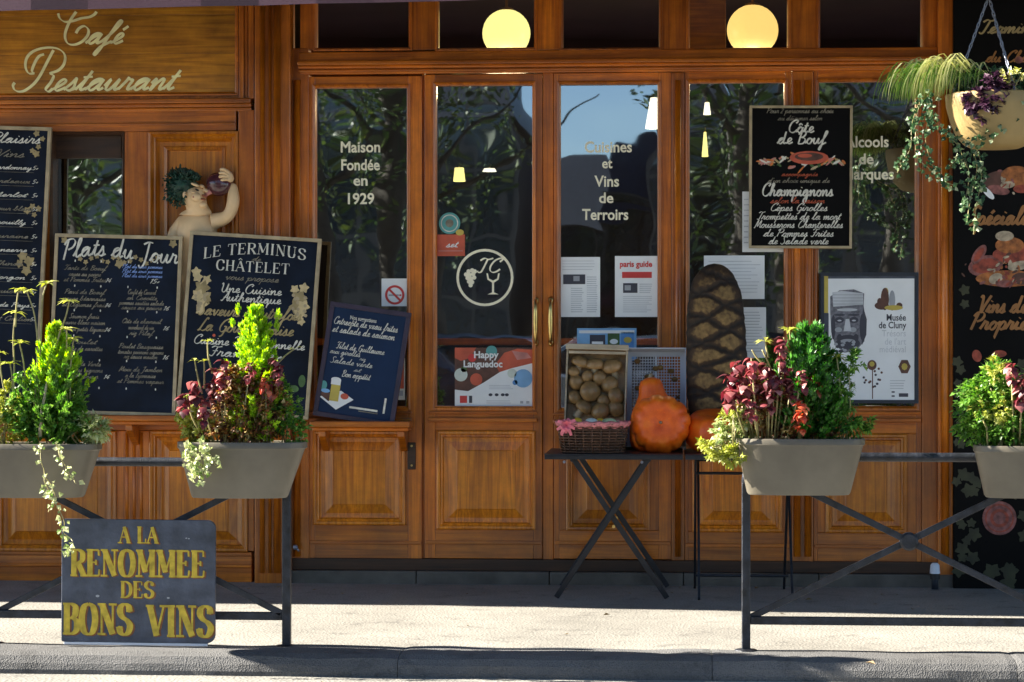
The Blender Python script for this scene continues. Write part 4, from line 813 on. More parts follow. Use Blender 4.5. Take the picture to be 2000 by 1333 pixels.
b.disc(1766, 717, 12, 15, 'brown_print', n=6); b.disc(1766, 717, 6, 7, 'yellow_print', -.0007, n=8)
b.rect(1703, 1705, 720, 780, 'brown_print'); b.disc(1703, 714, 9, 10, 'brown_print', -.0007); b.disc(1703, 712, 5, 5, 'yellow_print', -.0009)
for k in range(16): b.disc(1704+random.uniform(-17, 20), 735+random.uniform(-15, 22), 2.5, 2.5, random.choice(['brown_print', 'ink']), -.0008-.00001*k, n=6)
b.rect(1755, 1773, 769, 776, 'ink'); b.rect(1741, 1747, 765, 768, 'ink'); b.rect(1741, 1747, 773, 776, 'ink'); b.lin(1738, 1770, 742, 762, 4, 'ink_light', .3)
b.end('poster')
# papers, stickers and the printed notice taped to the glass
def paper(label, u0, u1, v0, v1, Y=-.004, face='paper', cat='paper', name='taped_paper', group=None):
    b = Board(name, label, cat, u0, u1, v0, v1, Y, face, None, fw=0, thick=.0015, group=group); return b
GP = 'papers taped to the cafe windows'
b = paper('white newspaper clipping with a photo, upper left in the right door pane', 1092, 1172, 503, 620, group=GP); b.lin(1098, 1166, 508, 530, 4, 'ink_light', .2); b.rect(1100, 1143, 537, 556, 'ink'); b.rect(1120, 1132, 540, 550, 'ink_grey', -.0006); b.lin(1115, 1140, 562, 612, 12, 'ink_light'); b.lin(1146, 1168, 540, 612, 17, 'ink_light'); b.end('print')
b = paper('white page headed paris guide with a red bar, right in the door pane', 1201, 1284, 501, 620, group=GP); b.pl('paris guide', 1242, 522, 11, 'red_print', .03, .93); b.rect(1215, 1273, 532, 544, 'red_print'); b.rect(1217, 1245, 554, 573, 'ink'); b.rect(1220, 1232, 558, 568, 'ink_grey', -.0006); b.lin(1249, 1275, 554, 574, 5, 'ink_light'); b.lin(1217, 1275, 578, 612, 9, 'ink_light', .3); b.end('print')
b = paper('pale blue leaflet with two small photos, behind the mushroom crate', 1127, 1243, 642, 705, face='skyblue_print', group=GP); b.rect(1131, 1239, 646, 652, 'paper'); b.rect(1152, 1182, 655, 684, 'ink'); b.rect(1187, 1210, 652, 684, 'green_print'); b.rect(1213, 1238, 650, 684, 'blue_print'); b.rect(1156, 1178, 668, 676, 'paper', -.0006); b.disc(1199, 668, 8, 5, 'paper', -.0006); b.disc(1226, 665, 8, 6, 'yellow_print', -.0006); b.end('print')
b = paper('wide pale printed page behind the top of the bread loaf', 1375, 1493, 500, 585, group=GP); b.lin(1384, 1485, 508, 575, 10, 'ink_light', .18); b.end('print')
b = paper('narrow pale printed page right of the bread loaf', 1440, 1496, 601, 700, group=GP); b.lin(1446, 1490, 608, 690, 14, 'ink_light', .3); b.end('print')
b = paper('pale sheet mostly hidden behind the black hanging board', 1450, 1530, 375, 493, group=GP); b.lin(1453, 1463, 385, 480, 9, 'ink_light', .2); b.end('print')
b = paper('cream and red card behind the blue chalkboard', 770, 791, 700, 782, face='paper_cream', group=GP); b.rect(772, 789, 704, 760, 'coral_print'); b.rect(774, 787, 764, 774, 'ink_grey'); b.end('print')
b = paper('square white no smoking sign in the left window', 745, 797, 545, 599, cat='sign', name='no_smoking_sign')
x, z = b.L(771, 577); b.mb.ringf(x, z, 14.5*b.k, 19*b.k, -.0008, 'red_print'); ribbon(b.mb, [(x-11*b.k, z+11*b.k), (x+11*b.k, z-11*b.k)], lambda p, q: 4*b.k, -.0009, 'red_print'); b.rect(759, 779, 576, 579, 'ink_grey', -.0005); b.rect(780, 784, 576, 579, 'red_print', -.0005); b.end('print')
t = thing('round_sticker', 'round teal badge sticker high in the left door pane', 'sticker', P(878, 437, 0)); mb = MB(); k = PX(1, 878); mb.disc(0, 0, 21*k, 21*k, -.0005, 'teal_print', 28); mb.ringf(0, 0, 15*k, 17*k, -.0010, 'chalk'); mb.disc(0, 0, 8*k, 8*k, -.0010, 'chalk_dim', 16); mb.build('print', parent=t)
b = paper('red rectangular sticker under the round teal badge', 852, 908, 459, 501, face='coral_print', cat='sticker', name='red_sticker'); b.disc(898, 455, 8, 6, 'yellow_print', -.0002); b.scr('set.', 884, 484, 13, 24, 'white_print'); b.rect(856, 904, 490, 492, 'pink_print'); b.end('print')
b = paper('colourful Happy Languedoc poster low in the left door pane', 888, 1041, 680, 794, cat='poster', name='taped_poster')
b.poly([(888, 680), (1041, 680), (1041, 708), (985, 722), (945, 748), (914, 765), (888, 762)], 'brown_print', -.0004)
b.poly([(888, 680), (930, 680), (918, 700), (900, 706), (888, 700)], 'coral_print', -.0006); b.poly([(985, 690), (1010, 682), (1041, 684), (1041, 710), (1000, 720), (975, 728), (968, 712)], 'coral_print', -.0006)
b.poly([(1000, 686), (1030, 690), (1038, 700), (1010, 704)], 'pink_print', -.0007)
for u, v, r, m in [(900, 733, 13, 'gourd_white'), (930, 742, 12, 'coral_print'), (960, 687, 11, 'teal_print'), (1022, 740, 18, 'skyblue_print'), (1000, 730, 9, 'gourd_white'), (906, 722, 6, 'green_print'), (922, 700, 8, 'red_print'), (950, 722, 10, 'brown_print'), (1006, 748, 5, 'blue_print')]: b.disc(u, v, r, r, m, -.0008)
b.pl('Happy', 949, 700, 13, 'white_print', .03, 1.0, y=-.0011); b.pl('Languedoc', 943, 718, 13, 'white_print', .03, .96, y=-.0011)
b.lin(955, 1005, 752, 762, 3, 'ink_light', .3); b.rect(898, 912, 774, 788, 'red_print', -.0008); b.rect(916, 922, 774, 788, 'ink', -.0008)
for u in (958, 970, 982, 990): b.disc(u, 772, 4, 3, 'ink', -.0008, n=8)
b.lin(950, 1000, 782, 790, 2, 'ink_light', .3); b.rect(1016, 1022, 784, 789, 'ink_grey', -.0008); b.rect(1028, 1034, 784, 789, 'ink_grey', -.0008); b.end('print')
# ================================================================== THE WINE DRINKER (painted carved figure)
def skin(name, verts, edges, mat, parent, sub=2, root=0):
    me = bpy.data.meshes.new(name); me.from_pydata([v[0] for v in verts], edges, []); me.materials.append(MATS[mat])
    o = bpy.data.objects.new(name, me); C.objects.link(o)
    sk = o.modifiers.new('s', 'SKIN'); sk.use_smooth_shade = True
    lay = me.skin_vertices[0] if me.skin_vertices else None
    if lay is None:
        bm = bmesh.new(); bm.from_mesh(me); bm.verts.layers.skin.verify(); bm.to_mesh(me); bm.free(); lay = me.skin_vertices[0]
    for i, v in enumerate(verts):
        r = v[1]; lay.data[i].radius = (r, r) if not isinstance(r, tuple) else r; lay.data[i].use_root = (i == root)
    ss = o.modifiers.new('u', 'SUBSURF'); ss.levels = sub; ss.render_levels = sub
    o.parent = parent; return o
YF = -.075
F = thing('carved_figure', 'painted carved wine drinker with green vine leaf hair raising a dark flask', 'statue', P(385, 812, YF)); F.location.z = ZL1; fl = F.location.copy()
kf = depth(390, YF)/FP
def q(u, v, dy=0): p = P(u, v, YF); return (p.x-fl.x, dy, p.z-fl.z)
r = lambda px: px*kf
V = [(q(384, 545), (r(40), r(26))), (q(384, 505), (r(42), r(26))), (q(384, 468), (r(46), r(28))), (q(384, 446), (r(44), r(24))), (q(386, 424, -.005), (r(22), r(20))), (q(387, 408, -.015), (r(19), r(18))),
     (q(381, 386, -.03), (r(28), r(26))), (q(376, 366, -.03), (r(26), r(25))),
     (q(412, 434), r(18)), (q(432, 431, -.02), r(16)), (q(448, 424, -.03), r(13.5)), (q(455, 411, -.035), r(13)), (q(459, 394, -.035), r(14)), (q(458, 376, -.03), r(11)), (q(456, 358, -.02), r(8)),
     (q(354, 440), r(21)), (q(341, 458, .0), r(19)), (q(336, 490, -.0), r(15)), (q(346, 530, -.04), r(12)), (q(360, 556, -.05), r(9)),
     (q(370, 580), (r(22), r(20))), (q(368, 650, -.01), r(19)), (q(366, 700, -.01), r(13)), (q(366, 770), r(10)), (q(366, 800, 0), r(9)), (q(366, 806, -.05), r(8)),
     (q(400, 580), (r(22), r(20))), (q(404, 650, -.01), r(19)), (q(406, 700, -.01), r(13)), (q(406, 770), r(10)), (q(406, 800, 0), r(9)), (q(406, 806, -.05), r(8))]
E = [(0, 1), (1, 2), (2, 3), (3, 4), (4, 5), (5, 6), (6, 7), (3, 8), (8, 9), (9, 10), (10, 11), (11, 12), (12, 13), (13, 14), (3, 15), (15, 16), (16, 17), (17, 18), (18, 19), (0, 20), (20, 21), (21, 22), (22, 23), (23, 24), (24, 25), (0, 26), (26, 27), (27, 28), (28, 29), (29, 30), (30, 31)]
skin('body', V, E, 'skin_paint', F)
# raised right hand: five fingers closing over the flask
hv = [(q(456, 358, -.02), r(9)), (q(452, 344, -.03), r(10))]
he = [(0, 1)]
for k, (du, dv, dy) in enumerate([(-18, -10, -.065), (-20, -3, -.072), (-20, 4, -.074), (-17, 11, -.070)]):
    i = len(hv); hv += [(q(448, 338+k*5, -.055), r(4.2)), (q(451+du*.5, 341+dv*.8+k, -.072), r(3.7)), (q(452+du, 344+dv+k*.5, dy), r(3))]; he += [(1, i), (i, i+1), (i+1, i+2)]
i = len(hv); hv += [(q(447, 336, -.01), r(4.2)), (q(438, 333, -.005), r(3.7)), (q(430, 336, -.004), r(3))]; he += [(1, i), (i, i+1), (i+1, i+2)]
skin('hand', hv, he, 'skin_paint', F, 1)
def ball(mb, c, rx, ry, rz, mat, n=12, rot=None):
    o = len(mb.v); mb.lathe([(sin(pi*i/n)+1e-4, -cos(pi*i/n)) for i in range(n+1)], n*2, (0, 0, 0), mat)
    for i in range(o, len(mb.v)):
        p = Vector((mb.v[i][0]*rx, mb.v[i][1]*ry, mb.v[i][2]*rz))
        if rot: p.rotate(Euler(rot))
        mb.v[i] = (c[0]+p.x, c[1]+p.y, c[2]+p.z)
# face: brow, cheek, nose, lips, chin turned up to the right, ear
mb = MB()
for u, v, dy, a, b_, c_, ro in [(405, 374, -.045, 7, 5, 4.2, .5), (398, 366, -.05, 6, 8, 3.5, .4), (390, 388, -.088, 10, 7, 9, 0), (399, 402, -.045, 9, 9, 7, 0), (388, 364, -.092, 9, 5, 3, .4), (368, 384, -.095, 4, 3, 7, 0), (385, 379, -.098, 5, 2, 1.6, .2)]: ball(mb, q(u, v, dy), r(a), r(b_), r(c_), 'skin_paint', 8, (0, ro, 0))
mb.build('face', parent=F, smooth=True)
mb = MB(); ball(mb, q(403, 385, -.05), r(6), r(8), r(2.2), 'lips', 8, (0, .5, 0)); ball(mb, q(400, 391, -.05), r(6), r(8), r(2.2), 'lips', 8, (0, .3, 0)); ball(mb, q(387, 388, -.097), r(4), r(3.2), r(4), 'lips', 8); mb.build('lips', parent=F, smooth=True)
mb = MB(); ball(mb, q(392, 374, -.094), r(4.5), r(3), r(2), 'eye_dark', 8, (0, .4, 0)); ball(mb, q(390, 360, -.098), r(7), r(2), r(1.2), 'leaf_hair', 8, (0, .4, 0)); mb.build('eye', parent=F, smooth=True)
mb = MB()
ball(mb, q(358, 366, -.035), r(25), r(24), r(30), 'leaf_hair', 8)
for k in range(900):
    a = random.random()*2*pi; rr = random.random()**.5*random.uniform(.85, 1.15); u = 359+cos(a)*33*rr; v = 368+sin(a)*38*rr
    if random.random() < .3: u = random.uniform(340, 396); v = 344+max(0, u-372)*.45+random.uniform(-10, 6)
    if u > 372 and v > 354: continue
    c = Vector(q(u, v, -.02-random.random()*.085)); d = Vector((u-374, 0, 366-v)); d = (d.normalized() if d.length > 0 else Vector((0, 0, 1)))+Vector((random.gauss(0, .5), random.gauss(-.2, .5), random.gauss(0, .5))); d.normalize(); s = r(random.uniform(5, 9)); e = d.orthogonal().normalized()*s*.35; n_ = d.cross(e).normalized()*s*.15
    mb.add([c-d*s*.5, c+e+n_, c+d*s*.6, c-e+n_], [(0, 1, 2), (0, 2, 3)], 'leaf_hair')
mb.build('vine_hair', parent=F)
FK = thing('wine_flask', 'round dark red wine flask held to the mouth of the carved figure', 'flask', P(428, 361, YF-.02)); mb = MB()
ball(mb, (0, -.012, 0), r(25), r(19), r(23), 'wine_flask', 14, (0, .5, 0)); mb.tube([(r(-15), -.02, r(-13)), (r(-22), -.02, r(-19)), (r(-27), -.022, r(-24))], [r(7), r(4), r(2.6)], 10, 'pink_print'); mb.build('flask_body', parent=FK, smooth=True)
# ================================================================== TABLES
YT0, YT1 = -.74, -.14
def table(u0, u1, side, label):
    zt = Z(1200, 888, YT0); x0, x1 = X(u0, YT0), X(u1, YT0); cx = (x0+x1)/2; t = thing('folding_table', label, 'table', (cx, (YT0+YT1)/2, 0), group='black folding cafe tables'); W = x1-x0; dy = (YT1-YT0)/2
    mb = MB(); mb.box(-W/2, W/2, -dy, dy, zt-.006, zt, 'iron_table'); mb.build('table_top', parent=t, bevel=.003)
    mb = MB(); mb.box(-W/2+.001, W/2-.001, -dy+.001, -dy+.02, zt-.026, zt-.0065, 'iron_table'); mb.box(-W/2+.001, W/2-.001, dy-.02, dy-.001, zt-.026, zt-.0065, 'iron_table'); mb.build('apron', parent=t, bevel=.002)
    if not side:
        for y, s in ((-dy+.035, 1), (dy-.035, 1)):
            for k, (a, c_) in enumerate([(W/2-.16, -W/2+.055), (-W/2+.13, W/2-.075)]):
                mb = MB(); o = .012*k; mb.bar((a, y+o, zt-.015), (c_, y+o, .004), .010, .026, 'iron_table', up=(1, 0, 0)); mb.build('leg', parent=t, bevel=.002)
            mb = MB(); mb.tube([(0, y-.02, zt*.5), (0, y+.02, zt*.5)], .008, 8, 'brass'); mb.build('pivot', parent=t)
        for x in (-W/2+.13, W/2-.16):
            mb = MB(); mb.tube([(x, -dy+.02, zt-.03), (x, dy-.02, zt-.03)], .008, 8, 'iron_table'); mb.build('crossbar', parent=t)
            mb = MB(); mb.tube([(x-.035, -dy+.012, zt-.038), (x-.035, -dy+.0, zt-.038)], .007, 10, 'chain'); mb.build('rivet', parent=t)
    else:
        for x in (-W/2+.05, W/2-.05):
            for k, (a, c_) in enumerate([(-dy+.04, dy-.06), (dy-.1, -dy+.0)]):
                mb = MB(); o = .016*k; mb.bar((x+o, a, zt-.012), (x+o, c_, .004), .012, .024, 'iron_table', up=(0, 1, 0)); mb.build('leg', parent=t, bevel=.002)
        for z, y in ((.11, -dy+.08), (zt-.10, -dy+.2), (zt-.05, dy-.12)):
            mb = MB(); mb.tube([(-W/2+.05, y, z), (W/2-.05, y, z)], .007, 8, 'iron_table'); mb.build('crossbar', parent=t)
    return t, zt
tb, ZT = table(1063, 1334, False, 'black folding table with crossed legs holding the basket and gourds')
tb2, _ = table(1338, 1562, True, 'black folding table standing sideways under the bread loaf')
# ================================================================== FOOD ON THE TABLES
def on(u, Y, z=None): p = P(u, 800, Y); return Vector((p.x, Y, ZT if z is None else z))
def gourd(name, label, cat, u, Y, prof, ribs, depthr, rot, parentmat='pumpkin', stem=None, lift=0, group=None, off=(0, 0)):
    t = thing(name, label, cat, on(u, Y)+Vector((0, 0, lift)), rot, group=group); mb = MB(); n = ribs*8; vs = []
    for rr, z in prof:
        for k in range(n):
            a = 2*pi*k/n; q_ = rr*(1-depthr*(abs(cos(a*ribs/2))**6)+.02*sin(3*a+z*9)); vs.append((q_*cos(a)+off[0]*z, q_*sin(a)+off[1]*z, z))
    m = len(prof); mb.add(vs, [(i*n+k, i*n+(k+1) % n, (i+1)*n+(k+1) % n, (i+1)*n+k) for i in range(m-1) for k in range(n)], parentmat); mb.build('flesh', parent=t, smooth=True)
    if stem: mb = MB(); mb.tube(*stem, 8, 'crate_wood'); mb.build('stalk', parent=t, smooth=True)
    return t
kp = depth(1290, -.5)/FP
R1 = 59*kp; H1 = 50*kp
flat = lambda R_, H_, n=18: [(R_*(.08+.92*abs(sin(pi*i/n))**.62) if 0 < i < n else R_*.02, -H_*cos(pi*i/n)*(1 if .12 < i/n < .88 else (.93 if 0 < i < n else .72))) for i in range(n+1)]
gourd('pumpkin', 'ribbed orange pumpkin on its side showing its starry end, front of the table', 'pumpkin', 1290, -.52, flat(R1, H1*.92), 12, .055, (radians(82), radians(6), 0), lift=R1*.92, stem=([(0, 0, H1*.62), (0, 0, H1*.72), (.004, 0, H1*.76)], [.010, .006, .004]))
R2 = 54*depth(1288, -.33)/FP; kh = depth(1280, -.33)/FP
gourd('pear_gourd', 'tall pear shaped orange gourd standing behind the starry pumpkin', 'gourd', 1287, -.33, [(.01, 0), (R2*.75, .004), (R2*.98, .035), (R2*1.02, .075), (R2*.98, .12), (R2*.92, .165), (R2*.80, .205), (R2*.62, .245), (R2*.48, .285), (R2*.44, .318), (R2*.37, .345), (R2*.16, .360), (.005, .362)], 9, .03, (0, radians(-7), 0), stem=([(0, 0, .355), (.004, 0, .372), (.012, 0, .380)], [.012, .009, .006]))
R3 = 60*depth(1395, -.45)/FP
gourd('pumpkin', 'flat smooth orange pumpkin half hidden by the planter flowers', 'pumpkin', 1396, -.46, [(a, b*.72+0) for a, b in flat(R3, R3*.95)], 11, .03, (radians(14), 0, 0), lift=R3*.66, stem=([(0, 0, R3*.42), (0, 0, R3*.5)], [.012, .007]))
# big dark rustic loaf
t = thing('bread_loaf', 'huge dark rustic bread loaf with crossed slashes standing on end', 'bread', on(1405, -.30), (radians(-6), radians(-1.5), 0)); kb = depth(1402, -.3)/FP; Wb, Hb = 63*kb, (885-517)*kb
mb = MB(); nu, nv = 120, 170; vs = []; ht = []
for j in range(nv+1):
    zz = j/nv; wr = (1-abs(2*zz-1)**3.6)**.48 if 0 < zz < 1 else 0.0; wr = max(wr, .02)
    for i in range(nu):
        a = 2*pi*i/nu; ca, sa = cos(a), sin(a); x = Wb*wr*ca*(.97+.03*sin(zz*5+1)); y = .08*wr*sa
        wv = .20*noise.noise(Vector((zz*5, ca*2, 1)))+.08*noise.noise(Vector((zz*20, ca*7, 1))); s1 = abs(((zz*7.5+ca*wr*.55+wv) % 1)-.5)*2; s2 = abs(((zz*7.5-ca*wr*.55+.5-wv) % 1)-.5)*2
        g = max(0, min(1-s1, 1-s2)); hgt = min(1, g/.38)*(.35+.65*min(1, wr*1.0)); hgt *= max(.35, 1-abs(ca)**6); nn = noise.noise(Vector((x*40, y*40, zz*30)))
        e = ((hgt-.5)*.012+nn*.003)*wr; vs.append((x+ca*e, y+sa*e, zz*Hb)); ht.append(hgt*.8)
fs = [(j*nu+i, j*nu+(i+1) % nu, (j+1)*nu+(i+1) % nu, (j+1)*nu+i) for j in range(nv) for i in range(nu)]
mb.v = vs; mb.f = fs; mb.m = [0]*len(fs)
o = mb.build('crust', 'bread_crust', parent=t, smooth=True); at = o.data.attributes.new('crust', 'FLOAT', 'POINT'); at.data.foreach_set('value', ht)
# wooden crate of mushrooms, tipped towards the street
kc = depth(1160, -.36)/FP; CW, CHh = 120*kc, 160*kc
t = thing('wooden_crate', 'pale wooden crate tipped up to show brown mushrooms', 'crate', on(1160, -.40)+Vector((0, 0, .004)), (radians(-11), radians(1.5), 0))
zb0 = 55*kc; dp = .11
def cb(nm, a, bev=.0015, mat='crate_wood'):
    mb = MB(); mb.box(*a, mat); mb.build(nm, parent=t, bevel=bev)
Ht = zb0+155*kc
cb('side_board', (-CW/2, -CW/2+.008, 0, dp, 0, Ht)); cb('side_board', (CW/2-.008, CW/2, 0, dp, 0, Ht)); cb('end_board', (-CW/2+.009, CW/2-.009, 0, dp, Ht-.008, Ht)); cb('end_board', (-CW/2-.004, CW/2+.004, -.012, -.001, Ht-.03, Ht-.004))
cb('end_board', (-CW/2+.009, CW/2-.009, 0, dp, 0, .008)); cb('slat', (-CW/2+.010, CW/2-.010, -.003, .006, Ht-.050, Ht-.036))
for k in range(6): a = .01+(Ht-.02)*k/6; cb('back_slat', (-CW/2+.009, CW/2-.009, dp-.006, dp, a, a+(Ht-.02)/6-.004), .001)
cb('packing_board', (-CW/2+.0095, CW/2-.0095, .06, .066, .009, Ht-.009), .001, 'mushroom')
GM = 'brown mushrooms heaped in the tipped crate'
cr = t.matrix_basis.copy(); cr = Matrix.LocRotScale(t.location, t.rotation_euler, None)
caps = []
def mushroom(px, pz, s, rot, y=.03):
    m = thing('mushroom', MLAB, 'mushroom', cr @ Vector((px, y, pz)), rot, GM)
    if not caps:
        mb = MB(); mb.lathe([(.002, .026), (.018, .024), (.030, .014), (.034, .002), (.031, -.006), (.020, -.008), (.010, -.006)], 20, (0, 0, 0), 'mushroom', 1, .92); c1 = mb.build('cap', parent=m, smooth=True)
        mb = MB(); mb.lathe([(.011, -.006), (.012, -.018), (.016, -.034), (.014, -.044), (.002, -.047)], 14, (0, 0, 0), 'mushroom_stem'); c2 = mb.build('stem', parent=m, smooth=True); caps.extend([c1, c2])
    else:
        for c in caps: d = c.copy(); C.objects.link(d); d.parent = m
    m.scale = (s, s, s)
zc = lambda v: zb0+(830-v)*kc
MN = ['top left', 'top middle', 'top right', 'left, second row', 'centre, broad flat cap', 'right, second row', 'right, third row', 'left, third row', 'small, under the top middle one', 'bottom left', 'bottom middle', 'bottom right', 'far left, under the top one', 'small, right of the broad cap', 'small, above the broad cap']
for mi_, (u, v, s, rx, ry) in enumerate([(-34, 712, 1.0, .3, .2), (-4, 716, 1.05, .15, 0), (30, 718, 1.1, .4, -.3), (-40, 750, .85, 1.6, .8), (-12, 768, 1.2, 1.5, .1), (26, 752, .95, .9, -.5), (38, 775, 1.0, 1.3, .2), (-42, 780, .8, 1.2, -.2), (6, 740, .8, 1.8, 1.2), (-24, 800, 1.0, .7, .3), (10, 806, 1.0, .9, -.3), (40, 800, .9, 1.5, .4), (-46, 730, .7, .6, .2), (16, 785, .75, 1.8, .5), (-18, 738, .7, 1.2, 2)]):
    MLAB = 'brown mushroom in the tipped wooden crate, '+MN[mi_]; mushroom(u*kc, zc(v), s*1.42, (rx, ry, random.random()), .028+random.random()*.012)
# grey plastic crate with pierced base
kg = depth(1280, -.22)/FP; GW, GH = 118*kg, 195*kg
t = thing('plastic_crate', 'pale grey plastic crate with pierced grid set on edge behind the gourds', 'crate', on(1281, -.22), (radians(-9), 0, 0))
def gb(nm, a, bev=.002, **k):
    mb = MB(); mb.box(*a, 'plastic_crate'); mb.build(nm, parent=t, bevel=bev, **k)
gb('side_wall', (-GW/2, -GW/2+.006, -.10, .0, 0, GH)); gb('side_wall', (GW/2-.006, GW/2, -.10, .0, 0, GH)); gb('side_wall', (-GW/2+.0065, GW/2-.0065, -.10, .0, GH-.006, GH)); gb('side_wall', (-GW/2+.0065, GW/2-.0065, -.10, 0, 0, .006))
mb = MB(); nx, nz = 18, 30; fr = .03
mb.box(-GW/2, GW/2, .0005, .006, GH-fr, GH, 'plastic_crate'); mb.box(-GW/2, GW/2, .0005, .006, 0, fr, 'plastic_crate'); mb.box(-GW/2, -GW/2+fr, .0005, .006, fr, GH-fr, 'plastic_crate'); mb.box(GW/2-fr, GW/2, .0005, .006, fr, GH-fr, 'plastic_crate'); mb.box(-.006, .006, -.001, .006, fr, GH-fr, 'plastic_crate')
for i in range(1, nx): x = -GW/2+fr+(GW-2*fr)*i/nx; mb.box(x-.0016, x+.0016, .001, .005, fr, GH-fr, 'plastic_crate')
for i in range(1, nz): z = fr+(GH-2*fr)*i/nz; mb.box(-GW/2+fr, GW/2-fr, .0015, .0045, z-.0016, z+.0016, 'plastic_crate')
mb.build('pierced_base', parent=t, kind='stuff')
mb = MB()
for k in range(26): ball(mb, (random.uniform(-GW/2+.03, GW/2-.03), .03+random.random()*.02, random.uniform(.03, GH-.05)), .016, .014, .013, 'bread_flour', 6)
nb = mb.build('dried_fruit'); nb.location = t.location+Vector((0, .012, 0)); nb['kind'] = 'stuff'; nb['label'] = 'brown dried fruit showing through the pierced plastic crate'; 
# wicker basket
kw = depth(1158, -.60)/FP; rw = 70*kw
t = thing('wicker_basket', 'dark oval wicker basket with pink gingham lining and bow', 'basket', on(1158, -.60)); hb = 60*kw
mb = MB()
for j in range(11):
    z = .006+hb*j/11; rr = rw*(.86+.14*j/11); pts = []
    for k in range(97): a = 2*pi*k/96; w_ = .0035*sin(a*24+pi*(j % 2)); pts.append((cos(a)*(rr+w_), sin(a)*(rr*.62+w_), z))
    mb.tube(pts, .0038, 5, 'wicker', cap=False)
for k in range(24): a = 2*pi*k/24; mb.tube([(cos(a)*rw*.86, sin(a)*rw*.86*.62, .002), (cos(a)*rw, sin(a)*rw*.62, hb)], .003, 5, 'wicker')
mb.build('woven_wall', parent=t, smooth=True, kind='stuff')
mb = MB(); mb.lathe([(.001, .004), (rw*.84, .004), (rw*.86, .010)], 40, (0, 0, 0), 'wicker', 1, .62); mb.build('basket_floor', parent=t)
mb = MB(); n = 80; vs = []
for rr, z in ((.93, hb-.028), (1.03, hb-.016), (1.06, hb-.001), (1.0, hb+.006), (.93, hb-.01)):
    for k in range(n): a = 2*pi*k/n; q_ = rw*(rr+.018*sin(a*13)); vs.append((cos(a)*q_, sin(a)*q_*.62, z+.003*sin(a*17)))
mb.add(vs, [(i*n+k, i*n+(k+1) % n, (i+1)*n+(k+1) % n, (i+1)*n+k) for i in range(4) for k in range(n)], 'gingham'); mb.build('cloth_lining', parent=t, smooth=True)
mb = MB(); bx = Vector((-rw*.72, -rw*.62*.78, hb-.012))
for a, l in [(-.4, .045), (.5, .05), (2.7, .045), (3.6, .05), (1.2, .035), (2.0, .03), (-1.1, .055), (-2.0, .055), (-1.6, .04), (4.2, .05)]:
    d = Vector((cos(a), -.25, sin(a)))*l; s = Vector((-sin(a), 0, cos(a)))*.009; m_ = bx+d*.5+Vector((0, -.018, .004))
    mb.add([bx-s*.4, bx+s*.4, m_+s, m_-s, bx+d+s*.7, bx+d-s*.7], [(0, 1, 2, 3), (3, 2, 4, 5)], 'ribbon')
mb.build('bow', parent=t)
for u, dy, mat, lb, sx, s in [(1128, -.03, 'gourd_yellow', 'small yellow gourd in the wicker basket', 1, .024), (1155, -.02, 'gourd_white', 'white and green gourd in the middle of the wicker basket', 1.5, .021), (1190, -.03, 'gourd_green', 'long striped green gourd at the right of the wicker basket', 1.7, .021), (1172, .02, 'gourd_yellow', 'yellow gourd at the back of the wicker basket', 1.1, .02)]:
    p = P(u, 820, -.60+dy); g = thing('small_gourd', lb, 'gourd', (p.x, p.y, ZT+hb+.002)); mb = MB(); ball(mb, (0, 0, 0), s*sx, s, s*.85, mat, 8); mb.build('flesh', parent=g, smooth=True); mb = MB(); mb.tube([(s*sx*.9, 0, 0), (s*sx*1.3, -.002, .006)], .003, 6, 'crate_wood'); mb.build('stalk', parent=g)
# ================================================================== BARRIERS
YB = -2.60
def barrier(u0, u1, vtop, vlow, label):
    x0, x1 = X(u0, YB), X(u1, YB); uc = (u0+u1)/2; W = x1-x0; zt = Z(uc, vtop, YB); zl = Z(uc, vlow, YB)
    t = thing('street_barrier', label, 'barrier', ((x0+x1)/2, YB, 0), group='iron cross barriers along the kerb'); w_ = .034; h = W/2; rc = .10
    for s in (-1, 1):
        mb = MB(); mb.box(s*h-w_/2, s*h+w_/2, -w_/2, w_/2, -.01, zt-rc-.002, 'iron'); mb.lathe([(.045, .0), (.045, .006), (.02, .009)], 16, (s*h, 0, .004), 'iron'); mb.build('post', parent=t, bevel=.004)
    pts = [(-h, 0, zt-rc-.004)]+[(-h+rc*(1-cos(a)), 0, zt-rc+rc*sin(a)) for a in [pi/2*k/6 for k in range(1, 7)]]+[(h-rc*(1-cos(a)), 0, zt-rc+rc*sin(a)) for a in [pi/2*k/6 for k in range(6, 0, -1)]]+[(h, 0, zt-rc-.004)]
    mb = MB(); mb.tube(pts, .019, 10, 'iron'); mb.build('top_rail', parent=t, smooth=True)
    mb = MB(); mb.box(-h+w_/2, h-w_/2, -.013, .013, zl-.016, zl+.016, 'iron'); mb.build('lower_rail', parent=t, bevel=.003)
    for s in (-1, 1):
        mb = MB(); mb.bar((s*(-h+.02), s*.007, zl+.012), (s*(h-.03), s*.007, zt-.03), .012, .026, 'iron', up=(0, 1, 0) if 0 else (0, 0, 1)); mb.build('cross_bar', parent=t, bevel=.002)
    zc_ = (zl+zt)/2-.008
    mb = MB(); o = len(mb.v); mb.lathe([(.001, -.022), (.028, -.022), (.036, -.014), (.036, .014), (.028, .022), (.001, .022)], 22, (0, 0, 0), 'iron')
    mb.v = [(a, c_, b+zc_) for a, b, c_ in mb.v]; mb.build('boss', parent=t)
    return t
barrier(-12, 560, 903, 1202, 'left iron barrier carrying the yellow lettered sign'); barrier(1457, 2096, 894, 1215, 'right iron barrier whose bare crossed bars are in view')
